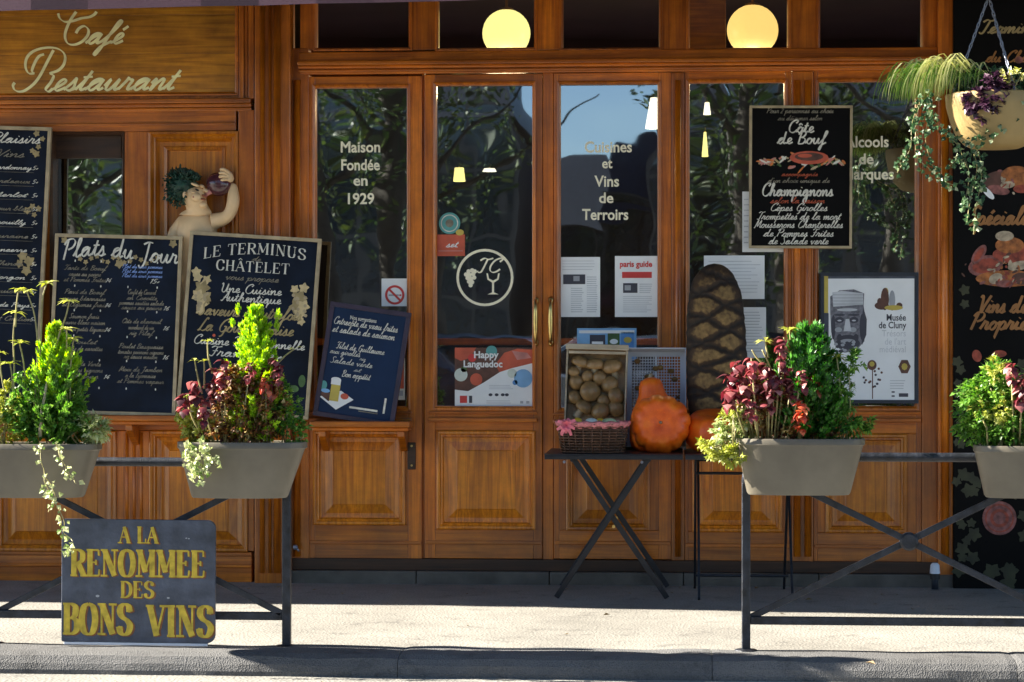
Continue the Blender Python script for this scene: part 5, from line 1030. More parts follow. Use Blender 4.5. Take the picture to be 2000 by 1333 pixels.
# slate coloured sign
Ys = -2.665; ks = depth(270, Ys)/FP; pc = P(269, 1256, Ys); t = thing('hanging_sign', 'weathered slate sign lettered A LA RENOMMEE DES BONS VINS hung on the left barrier', 'sign', pc, (0, radians(.3), 0)); W, H = 304*ks, 240*ks
mb = MB(); rc = 16*ks; ol = []
for cx_, cz_, a0, rr in ((W/2-rc, H-rc, 0, rc), (-W/2+6*ks, H-6*ks, pi/2, 6*ks), (-W/2+4*ks, 4*ks, pi, 4*ks), (W/2-rc, rc, 1.5*pi, rc)):
    ol += [(cx_+cos(a0+pi/2*k/5)*rr, cz_+sin(a0+pi/2*k/5)*rr) for k in range(6)]
n = len(ol); mb.add([(a, 0, b) for a, b in ol]+[(a, .022, b) for a, b in ol], [tuple(range(n))[::-1], tuple(range(n, 2*n))]+[(i, (i+1) % n, (i+1) % n+n, i+n) for i in range(n)], 'slate_grey'); fixn(mb.build('board', parent=t, bevel=.002))
mb = MB()
for t_, u, v, h, wd in [('A LA', 270, 1061, 31, 78), ('RENOMMEE', 269, 1126, 50, 268), ('DES', 268, 1168, 31, 68), ('BONS', 190, 1240, 58, 138), ('VINS', 354, 1242, 58, 130)]:
    x, z = (u-269)*ks, (1256-v)*ks
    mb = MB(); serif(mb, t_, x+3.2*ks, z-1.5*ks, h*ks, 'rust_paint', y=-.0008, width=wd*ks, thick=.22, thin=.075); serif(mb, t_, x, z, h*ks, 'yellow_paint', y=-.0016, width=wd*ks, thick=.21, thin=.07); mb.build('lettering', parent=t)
mb = MB()
for a, b_, l in [(-60, 40, 3), (95, 205, 2), (100, 204, 2), (-80, 90, 4), (20, 120, 3), (60, 88, 3), (-120, 150, 2)]: mb.disc(a*ks, b_*ks, l*ks, l*ks*.6, -.0007, 'ink_grey', 8)
mb.build('paint_chips', parent=t, kind='stuff')
mb = MB()
for x in (-W*.3, W*.3): mb.tube([(x, .024, H-.05), (x, .045, H-.035), (x, .06, H-.03)], .004, 6, 'iron')
mb.build('hook', parent=t)
mb = MB(); mb.box(-W/2+.01, W/2-.03, .001, .02, -.012, -.001, 'white_plastic'); mb.build('bottom_strip', parent=t, bevel=.002)
# odds and ends on the ground
t = thing('door_stop', 'small white and black plastic foot on the ground by the right pilaster', 'door stop', (X(1826, -.16), -.16, 0)); mb = MB(); mb.lathe([(.001, 0), (.018, 0), (.016, .05)], 14, (0, 0, 0), 'zinc'); mb.build('foot', parent=t, smooth=True)
mb = MB(); mb.lathe([(.020, .05), (.024, .052), (.024, .075), (.020, .077)], 16, (0, 0, 0), 'black_rubber'); mb.build('collar', parent=t); mb = MB(); mb.lathe([(.026, .078), (.022, .12), (.014, .13), (.001, .131)], 16, (0, 0, 0), 'white_plastic'); mb.build('cap', parent=t, smooth=True)
t = thing('valve', 'small pale valve at the foot of the left post of the glazing', 'valve', P(577, 1070, -.1)); mb = MB(); ball(mb, (0, 0, 0), .014, .014, .014, 'chain', 6); mb.tube([(0, 0, 0), (.02, 0, -.02)], .006, 8, 'chain'); mb.tube([(0, 0, 0), (0, .06, 0)], .006, 8, 'chain'); mb.build('knob', parent=t, smooth=True)
for i, (u, v, lb) in enumerate([(680, 1138, 'curled dry leaf on the pavement before the tall left window'), (650, 1132, 'small dry leaf beside the curled one by the doorstep'), (958, 1142, 'tiny dry leaf on the pavement before the left door'), (1185, 1205, 'dry leaf on the sunny strip under the crossed table legs'), (1478, 1150, 'pale leaf scrap behind the right barrier post'), (1580, 1172, 'brown leaf scrap seen through the right barrier'), (1700, 1300, 'dry leaf on the kerb under the right barrier')]):
    k = -1
    s = depth(u, -.5); yy = CH*FP/(v-667)-CD; mb = MB(); l = .045 if i == 0 else random.uniform(.015, .025)
    mb.add([(-l, 0, .004), (-l*.3, l*.5, .012), (l, 0, .006), (-l*.2, -l*.4, .015), (0, 0, .004)], [(0, 4, 1), (1, 4, 2), (2, 4, 3), (3, 4, 0)], 'dry_leaf'); o = mb.build('fallen_leaf'); o.location = (X(u, yy), yy, .003 if yy > -2.5 else .012); o.rotation_euler = (0, 0, random.random()*3); tag(o, lb, 'leaf')

mb = MB()
for k in range(60):
    yy = random.choice([random.uniform(-.6, -.1), random.uniform(-2.5, -.3), random.uniform(-3.6, -2.9)]); xx = random.uniform(-3.2, 2.4); l = random.uniform(.006, .018); z = .002 if yy > -2.6 else -.076; a = random.random()*6
    mb.add([(xx-l*cos(a), yy-l*sin(a), z+.001), (xx-l*.4*sin(a), yy+l*.4*cos(a), z+.006), (xx+l*cos(a), yy+l*sin(a), z+.002), (xx+l*.4*sin(a), yy-l*.4*cos(a), z+.004)], [(0, 1, 2), (0, 2, 3)], 'dry_leaf')
o = mb.build('leaf_litter', kind='stuff'); o['label'] = 'scraps of dry leaf scattered over pavement and gutter'
# ================================================================== PLANTERS AND PLANTS
YP = -2.745
def planter(u0, u1, b0, b1, vt, vb, label):
    uc = (u0+u1)/2; k = depth(uc, YP)/FP; W, Wb = (u1-u0)*k, (b1-b0)*k; zt, zb = Z(uc, vt, YP-.09), Z(uc, vb, YP-.09); H = zt-zb
    t = thing('planter_box', label, 'planter', (X(uc, YP), YP, zb), group='stone coloured planters hung on the kerb barriers'); sh = ((b0+b1)/2-uc)*k
    def loop(w_, d, z, s=0, n=56, ex=3.0):
        out = []
        for i in range(n): a = 2*pi*i/n; c, s_ = cos(a), sin(a); out.append((s+math.copysign(abs(c)**(2/ex), c)*w_/2, math.copysign(abs(s_)**(2/ex), s_)*d/2, z))
        return out
    n = 56; D0, D1 = .235, .18
    prof = [(Wb*.97, D1*.95, 0, 1), (Wb, D1, .008, 1), (Wb+(W-Wb)*.86, D1+(D0-D1)*.86, H-.03, .1), (W*.985, D0*.985, H-.026, 0), (W, D0, H-.024, 0), (W, D0, H-.003, 0), (W*.99, D0*.98, H, 0), (W*.95, D0*.90, H-.002, 0), (W*.93, D0*.86, H-.03, 0)]
    mb = MB(); vs = []
    for w_, d, z, f in prof: vs += loop(w_, d, z, sh*f)
    m = len(prof); mb.add(vs, [(i*n+k_, i*n+(k_+1) % n, (i+1)*n+(k_+1) % n, (i+1)*n+k_) for i in range(m-1) for k_ in range(n)]+[tuple(range(n))[::-1]], 'planter'); o = mb.build('box', parent=t, smooth=True)
    o.modifiers.new('e', 'EDGE_SPLIT').split_angle = radians(40)
    mb = MB(); mb.add(loop(W*.935, D0*.87, H-.022), [tuple(range(n))], 'soil'); mb.build('soil', parent=t)
    return t, zt
P1, ZP1 = planter(-92, 199, -66, 166, 868, 974, 'leftmost planter, cut off by the edge, holding the leggy lime plant')
P2, ZP2 = planter(347, 600, 374, 563, 865, 975, 'planter above the lettered sign holding the lime conifer')
P3, ZP3 = planter(1437, 1688, 1459, 1660, 858, 969, 'planter over the right barrier post with the dark green conifer')
P4, ZP4 = planter(1903, 2150, 1924, 2126, 872, 975, 'rightmost planter, cut off by the edge, under the feathery green bush')
def lf(mb, c, d, nrm, L_, w_, mat, droop=.25, fold=.12):
    s = d.cross(nrm); s = s.normalized() if s.length > 1e-6 else d.orthogonal().normalized(); nn = s.cross(d).normalized()
    a = c+d*L_*.45+nn*L_*.06; tip = c+d*L_-nn*L_*droop
    mb.add([c, a+s*w_/2+nn*w_*fold, tip, a-s*w_/2+nn*w_*fold, a], [(0, 4, 1), (1, 4, 2), (2, 4, 3), (3, 4, 0)], mat)
def rnd(): 
    v = Vector((random.gauss(0, 1), random.gauss(0, 1), random.gauss(0, 1))); return v.normalized()
def blob_plant(name, label, cat, blobs, n, size, mat, Y=YP, dy=.09, base=None, up=.35, stems=6, group=None, shell=.45, asp=.6, density=1):
    """leaves through several rounded clumps; blobs = (u, v, ru, rv)"""
    b0 = base or (blobs[0][0], 862); root = P(b0[0], b0[1], Y); t = thing(name, label, cat, root, group=group)
    mb = MB(); areas = [ru*rv for _, _, ru, rv in blobs]; tot = sum(areas); k = depth(b0[0], Y)/FP
    for (u, v, ru, rv), ar in zip(blobs, areas):
        c = P(u, v, Y)-root
        nl = int(n*1.7*ar/tot*density); cl = [rnd()*(random.random()**shell)*random.uniform(.85, 1.12) for _ in range(max(3, nl//14))]
        for i in range(nl):
            q_ = random.choice(cl)+rnd()*.13; p = c+Vector((q_.x*ru*k, q_.y*min(dy, ru*k*1.1), q_.z*rv*k))
            p += rnd()*.006
            d = (q_+Vector((0, -.25, up))+rnd()*.8).normalized(); L_ = size*random.uniform(.6, 1.35); nr = (Vector((0, -.3, 1))+rnd()*.6).normalized()
            lf(mb, p, d, nr, L_, L_*asp, mat)
    mb.build('foliage', parent=t, kind='stuff')
    mb = MB()
    for i in range(stems):
        u, v, ru, rv = random.choice(blobs); e = P(u+random.uniform(-.6, .6)*ru, v+random.uniform(-.3, .5)*rv, Y)-root+Vector((0, random.uniform(-.5, .5)*dy, 0)); s0 = Vector((e.x*.5, e.y*.4, -.01)); m_ = (s0+e)/2+rnd()*.02
        mb.tube([s0, m_, e], [.0032, .0026, .0015], 5, 'twig')
    mb.build('stem', parent=t, smooth=True, **({'kind': 'stuff'} if stems > 1 else {}))
    return t
def conifer(label, u, vtop, vbase, half, mats, n=3000, Y=YP, prof=None, horns=(), sp=.03, lean=0):
    root = P(u, vbase, Y); k = depth(u, Y)/FP; H = (vbase-vtop)*k; Rm = half*k; t = thing('dwarf_conifer', label, 'shrub', root)
    prof = prof or (lambda s: (1-s)**.75*(.55+.45*min(1, s*6)))
    for bi, mat in enumerate(mats):
        mb = MB()
        nb_ = 120//len(mats)+20; per = n//len(mats)//nb_
        for bi_ in range(nb_):
            s0 = (bi_+random.random())/nb_; s0 = s0**1.15*.94 if len(mats) == 1 else (.36+.60*s0 if bi == 0 else .62*s0)
            a0 = bi_*2.399+random.random()*.5; Lb = Rm*prof(s0)*random.choice([.7, .85, .95, 1.05, 1.22])
            start = Vector((lean*s0, 0, s0*H*.93)); dr = Vector((cos(a0), sin(a0)*.85, 0)); rise = (.28+.6*s0)*Lb+.008
            for i in range(per):
                f = random.random()**.55; p = start+dr*Lb*f+Vector((0, 0, rise*f*f))+rnd()*(.016*(1-.5*f))*(Lb/Rm+.35)
                rr_ = Vector((p.x-lean, p.y)).length/Rm
                if p.z > H*(1-.55*rr_**1.6): continue
                d = (dr*(.9-.5*s0)+Vector((0, 0, .6+1.3*s0))).normalized()+rnd()*.38; d.normalize(); L_ = sp*random.uniform(.5, 1.15)
                nr = dr+Vector((0, 0, .4))+rnd()*.5; sd_ = d.cross(nr).normalized()
                for j in (-1, 0, 1):
                    dd = (d+sd_*j*.55).normalized(); w_ = L_*.14; b_ = p+d*L_*.15*abs(j); e = dd*L_*(1-.3*abs(j)); x_ = dd.cross(nr).normalized()*w_
                    mb.add([b_-x_*.5, b_+e*.5+x_, b_+e, b_+e*.5-x_], [(0, 1, 2), (0, 2, 3)], mat)
        for hu, hv, hr in horns:
            if bi: continue
            hc = P(hu, hv, Y)-root
            for i in range(60):
                q_ = rnd()*random.random()**.5; d = (Vector((hc.x*.4, 0, .15)).normalized()+rnd()*.3).normalized(); p = hc+Vector((q_.x*hr*k*.5, q_.y*hr*k*.5, q_.z*hr*k)); L_ = sp*.7; x_ = d.cross(rnd()).normalized()*L_*.14
                mb.add([p-x_, p+d*L_*.5+x_, p+d*L_, p+d*L_*.5-x_], [(0, 1, 2), (0, 2, 3)], mat)
        mb.build('foliage', parent=t, kind='stuff')
    mb = MB(); mb.tube([(0, 0, -.03), (lean*.4, 0, H*.5), (lean, 0, H*.9)], [.009, .006, .002], 6, 'bark'); mb.build('trunk', parent=t, smooth=True); return t
# leaf prototypes for the big leaved coleus: one mesh each, shared by every leaf
PROTO = {}
def big_leaf(mat):
    if mat in PROTO: return PROTO[mat]
    mb = MB(); n = 7; vs = []
    for i in range(n):
        s = i/(n-1); w_ = (.44*sin(pi*min(1, s*1.05+.02))**.7)*(1+.10*(i % 2)); z = .14*sin(s*pi)-.75*s*s*.8; vs += [(-w_, s, z-.10*w_), (0, s, z+.05), (w_, s, z-.10*w_)]
    fs = []
    for i in range(n-1): fs += [(3*i, 3*i+1, 3*i+4, 3*i+3), (3*i+1, 3*i+2, 3*i+5, 3*i+4)]
    me = bpy.data.meshes.new('leaf'); me.from_pydata(vs, [], fs); me.materials.append(MATS[mat]); me.polygons.foreach_set('use_smooth', [True]*len(me.polygons)); PROTO[mat] = me; return me
def coleus(label, heads, mat, Y=YP, base=None, filler=None, leaves=18, size=.034, group=None):
    b0 = base; root = P(b0[0], b0[1], Y); t = thing('coleus_plant', label, 'plant', root, group=group); stem = MB()
    for u, v, sc in heads:
        c = P(u, v, Y)-root+Vector((0, random.uniform(-.15, -.03), 0)); stem.tube([(c.x*.5, c.y*.3, -.02), (c.x*.8, c.y*.8, c.z*.5), tuple(c)], [.004, .0035, .002], 5, 'twig')
        for i in range(leaves):
            a = 2*pi*i/leaves*1.62+random.random(); el = random.uniform(-.9, .35); o = bpy.data.objects.new('leaf', big_leaf(mat)); C.objects.link(o); o.parent = t
            o.location = c+Vector((random.uniform(-.012, .012), random.uniform(-.012, .012), -.012*(i//3))); s = size*sc*random.uniform(.7, 1.2); o.scale = (s, s, s); o.rotation_euler = (el, random.uniform(-.3, .3), a)
    stem.build('stem', parent=t, smooth=True, kind='stuff'); return t
def vine(label, paths, mat, Y, size=.022, per=70, jit=.012, name='ivy', cat='ivy', group=None, extra_y=-.02):
    u0, v0 = paths[0][0]; root = P(u0, v0, Y); t = thing(name, label, cat, root, group=group); mb = MB(); st = MB()
    for path in paths:
        pts = catmull(path, 6); w3 = [P(a, b, Y)-root+Vector((0, extra_y+.01*sin(i), 0)) for i, (a, b) in enumerate(pts)]; st.tube(w3, .0018, 4, 'twig', cap=False)
        L_ = sum((w3[i+1]-w3[i]).length for i in range(len(w3)-1)); n = int(L_*per)
        for i in range(n):
            f = random.random()*(len(w3)-1); j = int(f); p = w3[j].lerp(w3[min(j+1, len(w3)-1)], f-j)+rnd()*jit
            d = (rnd()+Vector((0, -.5, -.4))).normalized(); s = size*random.uniform(.6, 1.2); lf(mb, p, d, (Vector((0, -1, .3))+rnd()*.5).normalized(), s, s*.85, mat)
    mb.build('foliage', parent=t, kind='stuff'); st.build('stem', parent=t, smooth=True); return t
def whorl(name, label, stems, Y=YP, mat='chartreuse', size=.048, group=None):
    """bare stalks ending in little rosettes of leaves"""
    u0, v0 = stems[0][0]; root = P(u0, 862, Y); t = thing(name, label, 'plant', root, group=group)
    for path, k_ in [(s[:-1], s[-1]) for s in stems]:
        mb = MB(); w3 = [P(a, b, Y)-root+Vector((0, -.03, 0)) for a, b in catmull(path, 5)]; n = len(w3); mb.tube(w3, [.0045-.0018*i/n for i in range(n)], 6, 'twig'); mb.build('stem', parent=t, smooth=True)
        mb = MB(); tip = w3[-1]
        for i in range(k_):
            a = 2*pi*i/k_+random.random()*.5; d = Vector((cos(a), sin(a)*.7, random.uniform(-.15, .45))).normalized(); lf(mb, tip, d, Vector((0, 0, 1)), size*random.uniform(.7, 1.15), size*.42, mat, .2)
        if k_: mb.build('leaf_rosette', parent=t)
    return t
# --- planter 1
conifer('lime topped conifer darkening to green below in the leftmost planter', 108, 620, 868, 80, ['lime', 'bush_green'], 5600, prof=lambda s: (1-s)**.85*(.62+.38*min(1, s*4)), horns=((78, 690, 12), (132, 668, 12)))
blob_plant('leafy_bush', 'small leaved green bush round the foot of the leftmost conifer', 'shrub', [(120, 800, 62, 58), (70, 820, 60, 44), (150, 838, 36, 26), (40, 780, 36, 44), (100, 850, 86, 16)], 1500, .026, 'bush_green', base=(100, 862), stems=10)
blob_plant('spurge_plant', 'yellowish small leaved plant at the far left edge of the leftmost planter', 'plant', [(8, 830, 40, 44), (-40, 820, 44, 50), (20, 780, 22, 30)], 620, .026, 'chartreuse', base=(0, 864))
blob_plant('spurge_plant', 'pale green feathery tuft hanging over the right end of the leftmost planter', 'plant', [(178, 838, 36, 26), (150, 822, 22, 20), (200, 845, 16, 14)], 420, .024, 'variegated', base=(170, 864), asp=.45)
whorl('leggy_plant', 'leggy plant with leaf rosettes on bare stalks beside the leftmost conifer', [[(30, 790), (32, 720), (30, 660), (34, 612), 7], [(34, 640), (36, 600), (40, 568), 6], [(70, 800), (78, 700), (72, 620), (56, 570), 7], [(80, 780), (84, 650), (86, 590), (95, 555), 7], [(96, 760), (118, 660), (132, 620), (139, 590), 9], [(134, 780), (134, 700), (134, 645), 6], [(140, 780), (142, 710), (147, 665), 6], [(60, 800), (50, 710), (42, 672), 9], [(20, 800), (8, 740), (2, 690), 7], [(30, 800), (28, 740), (24, 712), 8], [(30, 800), (15, 775), (5, 770), 7]])
mb = MB(); r0 = P(78, 855, YP-.06); mb.tube([(0, 0, 0), (.006, 0, .09), (.02, .0, .17), (.03, .01, .24)], [.008, .007, .006, .004], 8, 'crate_wood'); o = mb.build('plant_stake', at=r0, smooth=True); tag(o, 'pale bare stake leaning in front of the leftmost conifer', 'stake')
vine('ivy strand trailing over the leftmost planter down to the lettered sign', [[(78, 868), (86, 910), (92, 945), (104, 975), (126, 1010), (128, 1040), (146, 1060), (134, 1078)], [(112, 868), (124, 900), (138, 925), (152, 945)], [(92, 935), (110, 965), (98, 1000)]], 'variegated', YP-.125, .024, 95, .016, name='trailing_ivy')
# --- planter 2
conifer('bright lime conifer pointing up in the planter above the sign', 499, 574, 864, 74, ['lime'], 7500, prof=lambda s: (1-s)**.85*(.75+.25*min(1, s*3)), horns=((466, 608, 11), (455, 634, 9), (542, 620, 14), (540, 640, 12)), sp=.024)
coleus('pink and red coleus round the front of the lime conifer', [(372, 770, 1), (392, 745, 1.05), (410, 790, 1), (428, 722, 1), (448, 705, .9), (415, 752, .9), (500, 710, .7), (520, 722, .9), (540, 700, 1), (552, 716, .9), (440, 740, .9), (530, 740, .8), (400, 775, 1)], 'coleus', base=(440, 862), size=.033, leaves=18)
coleus('orange red coleus sprig to the right of the lime conifer', [(536, 752, .7), (528, 738, .6)], 'coleus_red', base=(520, 862), size=.042, leaves=13)
blob_plant('mixed_foliage', 'brownish red and green small foliage filling the planter above the sign', 'plant', [(450, 770, 44, 56), (490, 800, 66, 62), (530, 790, 38, 56), (470, 745, 50, 30), (480, 845, 90, 20)], 2600, .021, 'coleus_mix', base=(480, 862), Y=YP-.02, stems=14)
blob_plant('spurge_plant', 'yellow green plant at the left end of the planter above the sign', 'plant', [(378, 835, 30, 34), (410, 845, 34, 24), (368, 800, 18, 22), (395, 812, 24, 18)], 720, .022, 'chartreuse', base=(390, 862))
blob_plant('leafy_bush', 'green sprigs at the right end of the planter above the sign', 'shrub', [(560, 815, 30, 44), (580, 845, 22, 26), (548, 770, 18, 30)], 640, .020, 'bush_green', base=(560, 862), density=1)
whorl('leggy_plant', 'thin bare stalks with small rosettes left of the lime conifer', [[(398, 770), (390, 740), (383, 705), 4], [(402, 760), (402, 720), (401, 706), 4], [(418, 730), (410, 700), (408, 668), 6], [(545, 710), (560, 695), (578, 682), 3]], size=.036)
vine('pale variegated ivy spilling over the left end of the planter above the sign', [[(372, 872), (380, 905), (392, 938)], [(395, 868), (410, 885), (424, 910)], [(362, 872), (372, 900), (384, 925)], [(400, 872), (396, 905), (402, 930)]], 'variegated', YP-.125, .026, 240, .022, name='trailing_ivy')
# --- planter 3
conifer('dense dark green conifer with a rounded top in the right planter', 1585, 626, 862, 78, ['conifer_green'], 5200, prof=lambda s: (1-s**2.6)**.6*(.72+.28*(1-abs(s-.4))), sp=.032, lean=-.01)
coleus('large burgundy coleus filling the left half of the right planter', [(1428, 735, 1.3), (1440, 708, 1.2), (1465, 700, 1.1), (1495, 712, 1.2), (1425, 762, 1.2), (1450, 748, 1.2), (1480, 745, 1.2), (1510, 735, 1.1), (1545, 720, 1), (1530, 712, 1), (1565, 725, .9), (1500, 765, 1), (1465, 780, .9), (1530, 660, .8), (1522, 676, .8), (1545, 745, 1)], 'coleus', base=(1500, 860), size=.033, leaves=18)
coleus('orange red coleus heads low in the middle of the right planter', [(1562, 782, .8), (1558, 808, .8), (1595, 735, .8), (1568, 800, .7)], 'coleus_red', base=(1560, 860), size=.033, leaves=18)
blob_plant('mixed_foliage', 'dark brown and green undergrowth below the burgundy coleus', 'plant', [(1500, 790, 60, 60), (1550, 800, 44, 50), (1470, 770, 44, 50), (1540, 845, 100, 16)], 1700, .021, 'coleus_mix', base=(1510, 860), stems=12)
blob_plant('spurge_plant', 'yellow green plant bulging over the left end of the right planter', 'plant', [(1440, 822, 34, 30), (1420, 850, 30, 26), (1458, 806, 22, 20), (1450, 870, 26, 24)], 900, .024, 'variegated', base=(1445, 862), dy=.12)
blob_plant('spurge_plant', 'bright yellow sprig reaching left over the table edge', 'plant', [(1385, 872, 20, 12), (1405, 888, 22, 14), (1432, 892, 22, 16), (1424, 812, 14, 10)], 420, .022, 'chartreuse', base=(1430, 866), Y=YP-.06)
blob_plant('leafy_bush', 'loose green bush at the right end of the right planter', 'shrub', [(1640, 760, 34, 60), (1655, 820, 34, 40), (1690, 835, 22, 20), (1668, 710, 20, 26)], 900, .024, 'bush_green', base=(1650, 860), asp=.4)
whorl('leggy_plant', 'pale bare stalks with rosettes above the burgundy coleus', [[(1500, 720), (1478, 700), (1468, 684), 0], [(1508, 730), (1498, 705), (1488, 684), 0], [(1548, 720), (1545, 680), (1541, 645), 9], [(1588, 730), (1592, 690), (1595, 672), 7], [(1640, 800), (1638, 740), (1633, 700), 9], [(1556, 720), (1555, 705), (1554, 698), 6], [(1500, 700), (1496, 680), (1494, 668), 7], [(1605, 862), (1622, 835), (1636, 812), 0], [(1570, 830), (1578, 850), (1586, 862), 0]])
# --- planter 4
blob_plant('leafy_bush', 'feathery bright green bush in the rightmost planter', 'shrub', [(1935, 790, 60, 66), (1910, 830, 46, 46), (1960, 740, 44, 36), (1975, 830, 50, 46), (1900, 770, 34, 30), (2010, 780, 44, 60), (1945, 868, 30, 22), (2060, 810, 60, 60)], 4200, .024, 'bush_green', base=(1960, 866), dy=.12, asp=.5, stems=12)
blob_plant('spurge_plant', 'lime tips over the feathery bush in the rightmost planter', 'plant', [(1955, 722, 34, 18), (1915, 790, 22, 26), (1950, 800, 30, 30)], 380, .024, 'chartreuse', base=(1950, 866), Y=YP-.06, asp=.5)
coleus('pink red coleus tips at the right edge above the feathery bush', [(1965, 712, .8), (1990, 735, .8), (1985, 755, .9), (2005, 720, .9)], 'coleus', base=(1990, 866), size=.040)
# ================================================================== HANGING BASKET
YH = -1.5; kh = depth(1945, YH)/FP; hb_ = P(1945, 292, YH); RH = 98*kh
t = thing('hanging_basket', 'straw coloured round hanging basket on three pale chains', 'hanging basket', hb_)
mb = MB(); mb.lathe([(.001, 0), (RH*.45, .001), (RH*.62, .016), (RH*.78, .055), (RH*.90, .12), (RH*.98, .185), (RH, .235), (RH*.985, .240), (RH*.95, .232), (RH*.92, .20)], 48, (0, 0, 0), 'basket_pot', 1, .9); o = mb.build('bowl', parent=t, smooth=True)
mb = MB(); mb.lathe([(.001, .225), (RH*.93, .212)], 40, (0, 0, 0), 'soil', 1, .9); mb.build('soil', parent=t)
lk = MB(); pts = [(0.0045*cos(a)*1.1, 0, .0155*sin(a) if abs(sin(a)) < 2 else 0) for a in [2*pi*i/16 for i in range(17)]]
lk.tube(pts, .0026, 6, 'chain', cap=False); link0 = None; top = P(1931, -6, YH)-hb_
for ax, ay in ((-RH*.86, -.02), (RH*.26, -RH*.84), (RH*.5, RH*.7)):
    a = Vector((ax, ay, .236)); L_ = (top-a).length; n = int(L_/.024); d = (top-a).normalized()
    for i in range(n):
        if link0 is None: link0 = lk.build('chain_link', parent=t, smooth=True); o = link0
        else: o = link0.copy(); C.objects.link(o); o.parent = t
        o.location = a+d*(i+.5)*L_/n; qt = d.to_track_quat('Z', 'Y'); o.rotation_mode = 'QUATERNION'; from_z = qt @ Euler((0, 0, pi/2*(i % 2)+.4)).to_quaternion(); o.rotation_quaternion = from_z
mb = MB(); mb.tube([tuple(top), (top.x, top.y, 3.95-t.location.z), (top.x, -.12-YH, 3.95-t.location.z)], .008, 8, 'iron'); mb.build('hook', parent=t, smooth=True)
def grass(label, tufts, mat):
    u0, v0 = tufts[0][0], tufts[0][1]; root = P(u0, v0, YH); t = thing('grass_tuft', label, 'grass', root); mb = MB()
    for u, v, n, L0, L1, a0, a1, w_ in tufts:
        c = P(u, v, YH)-root
        for i in range(n):
            c = P(u+random.gauss(0, 24), v+random.uniform(-6, 10), YH)-root+Vector((0, random.uniform(-.06, .04), 0)); L_ = random.uniform(L0, L1)*kh; a = random.uniform(a0, a1); out = random.uniform(.25, .6)*L_; dy = random.uniform(-.8, .4)
            pts = []
            for k in range(8): s = k/7; pts.append(c+Vector((cos(a)*out*(1-(1-s)**1.6), dy*out*s*.8-.06, .30*L_*sin(min(1, s*1.5)*pi*.5)*(1-s*.2)-L_*.95*max(0, s-.28)**1.35)))
            vs = []
            for k, p in enumerate(pts): ww = w_*sin(pi*min(.97, k/7*.85+.12)); vs += [p+Vector((ww/2, -.0, 0)), p-Vector((ww/2, 0, 0))]
            mb.add(vs, [(2*k, 2*k+1, 2*k+3, 2*k+2) for k in range(7)], mat)
    mb.build('blades', parent=t, kind='stuff'); return t
grass('green arching grass falling over the left of the hanging basket', [(1835, 152, 170, 80, 150, 2.4, 3.5, .0045), (1800, 160, 90, 70, 120, 2.6, 3.4, .0045), (1860, 150, 60, 60, 110, 2.2, 4.0, .005), (1890, 155, 50, 30, 60, 0, 6.28, .004)], 'grass_leaf')
grass('pale yellow sunlit grass blades hanging down the basket side', [(1850, 142, 90, 90, 150, 2.6, 4.4, .007), (1888, 138, 22, 80, 130, 2.2, 4.2, .007)], 'grass_pale')
blob_plant('leafy_bush', 'dark green leaves rising in the middle of the hanging basket', 'plant', [(1915, 155, 34, 26), (1870, 165, 40, 22), (1955, 160, 40, 24), (2000, 165, 40, 26)], 420, .028, 'ivy', Y=YH, base=(1915, 192), dy=.08)
blob_plant('heuchera_plant', 'dark purple leaved plant drooping over the basket front', 'plant', [(1925, 200, 34, 24), (1900, 205, 20, 14), (1945, 170, 26, 24), (1912, 225, 12, 20), (1960, 215, 12, 10)], 420, .030, 'purple_leaf', Y=YH-.16, base=(1925, 190), dy=.05, asp=.85)
blob_plant('small_flowers', 'pale yellow leaf cluster at the right rim of the hanging basket', 'plant', [(1970, 155, 14, 14), (1985, 150, 16, 8), (1972, 172, 8, 8)], 110, .022, 'grass_pale', Y=YH-.16, base=(1975, 180), dy=.03)
vine('silver edged ivy hanging in long loops left of and below the basket', [[(1800, 190), (1788, 230), (1786, 280), (1790, 310), (1810, 330), (1835, 352), (1865, 366)], [(1795, 200), (1780, 240), (1776, 290), (1762, 320), (1750, 340)], [(1810, 190), (1815, 230), (1850, 262), (1890, 285), (1905, 330), (1895, 380), (1885, 440)], [(1900, 280), (1925, 270), (1950, 250), (1975, 230), (1985, 200)], [(1905, 290), (1915, 340), (1905, 400), (1898, 460)], [(1820, 200), (1806, 260), (1812, 310), (1830, 340)], [(1880, 300), (1890, 350), (1880, 400)], [(1840, 262), (1870, 290), (1885, 330)], [(1850, 330), (1862, 318), (1878, 314)]], 'ivy', YH-.10, .026, 150, .022, name='trailing_ivy', extra_y=-.05)
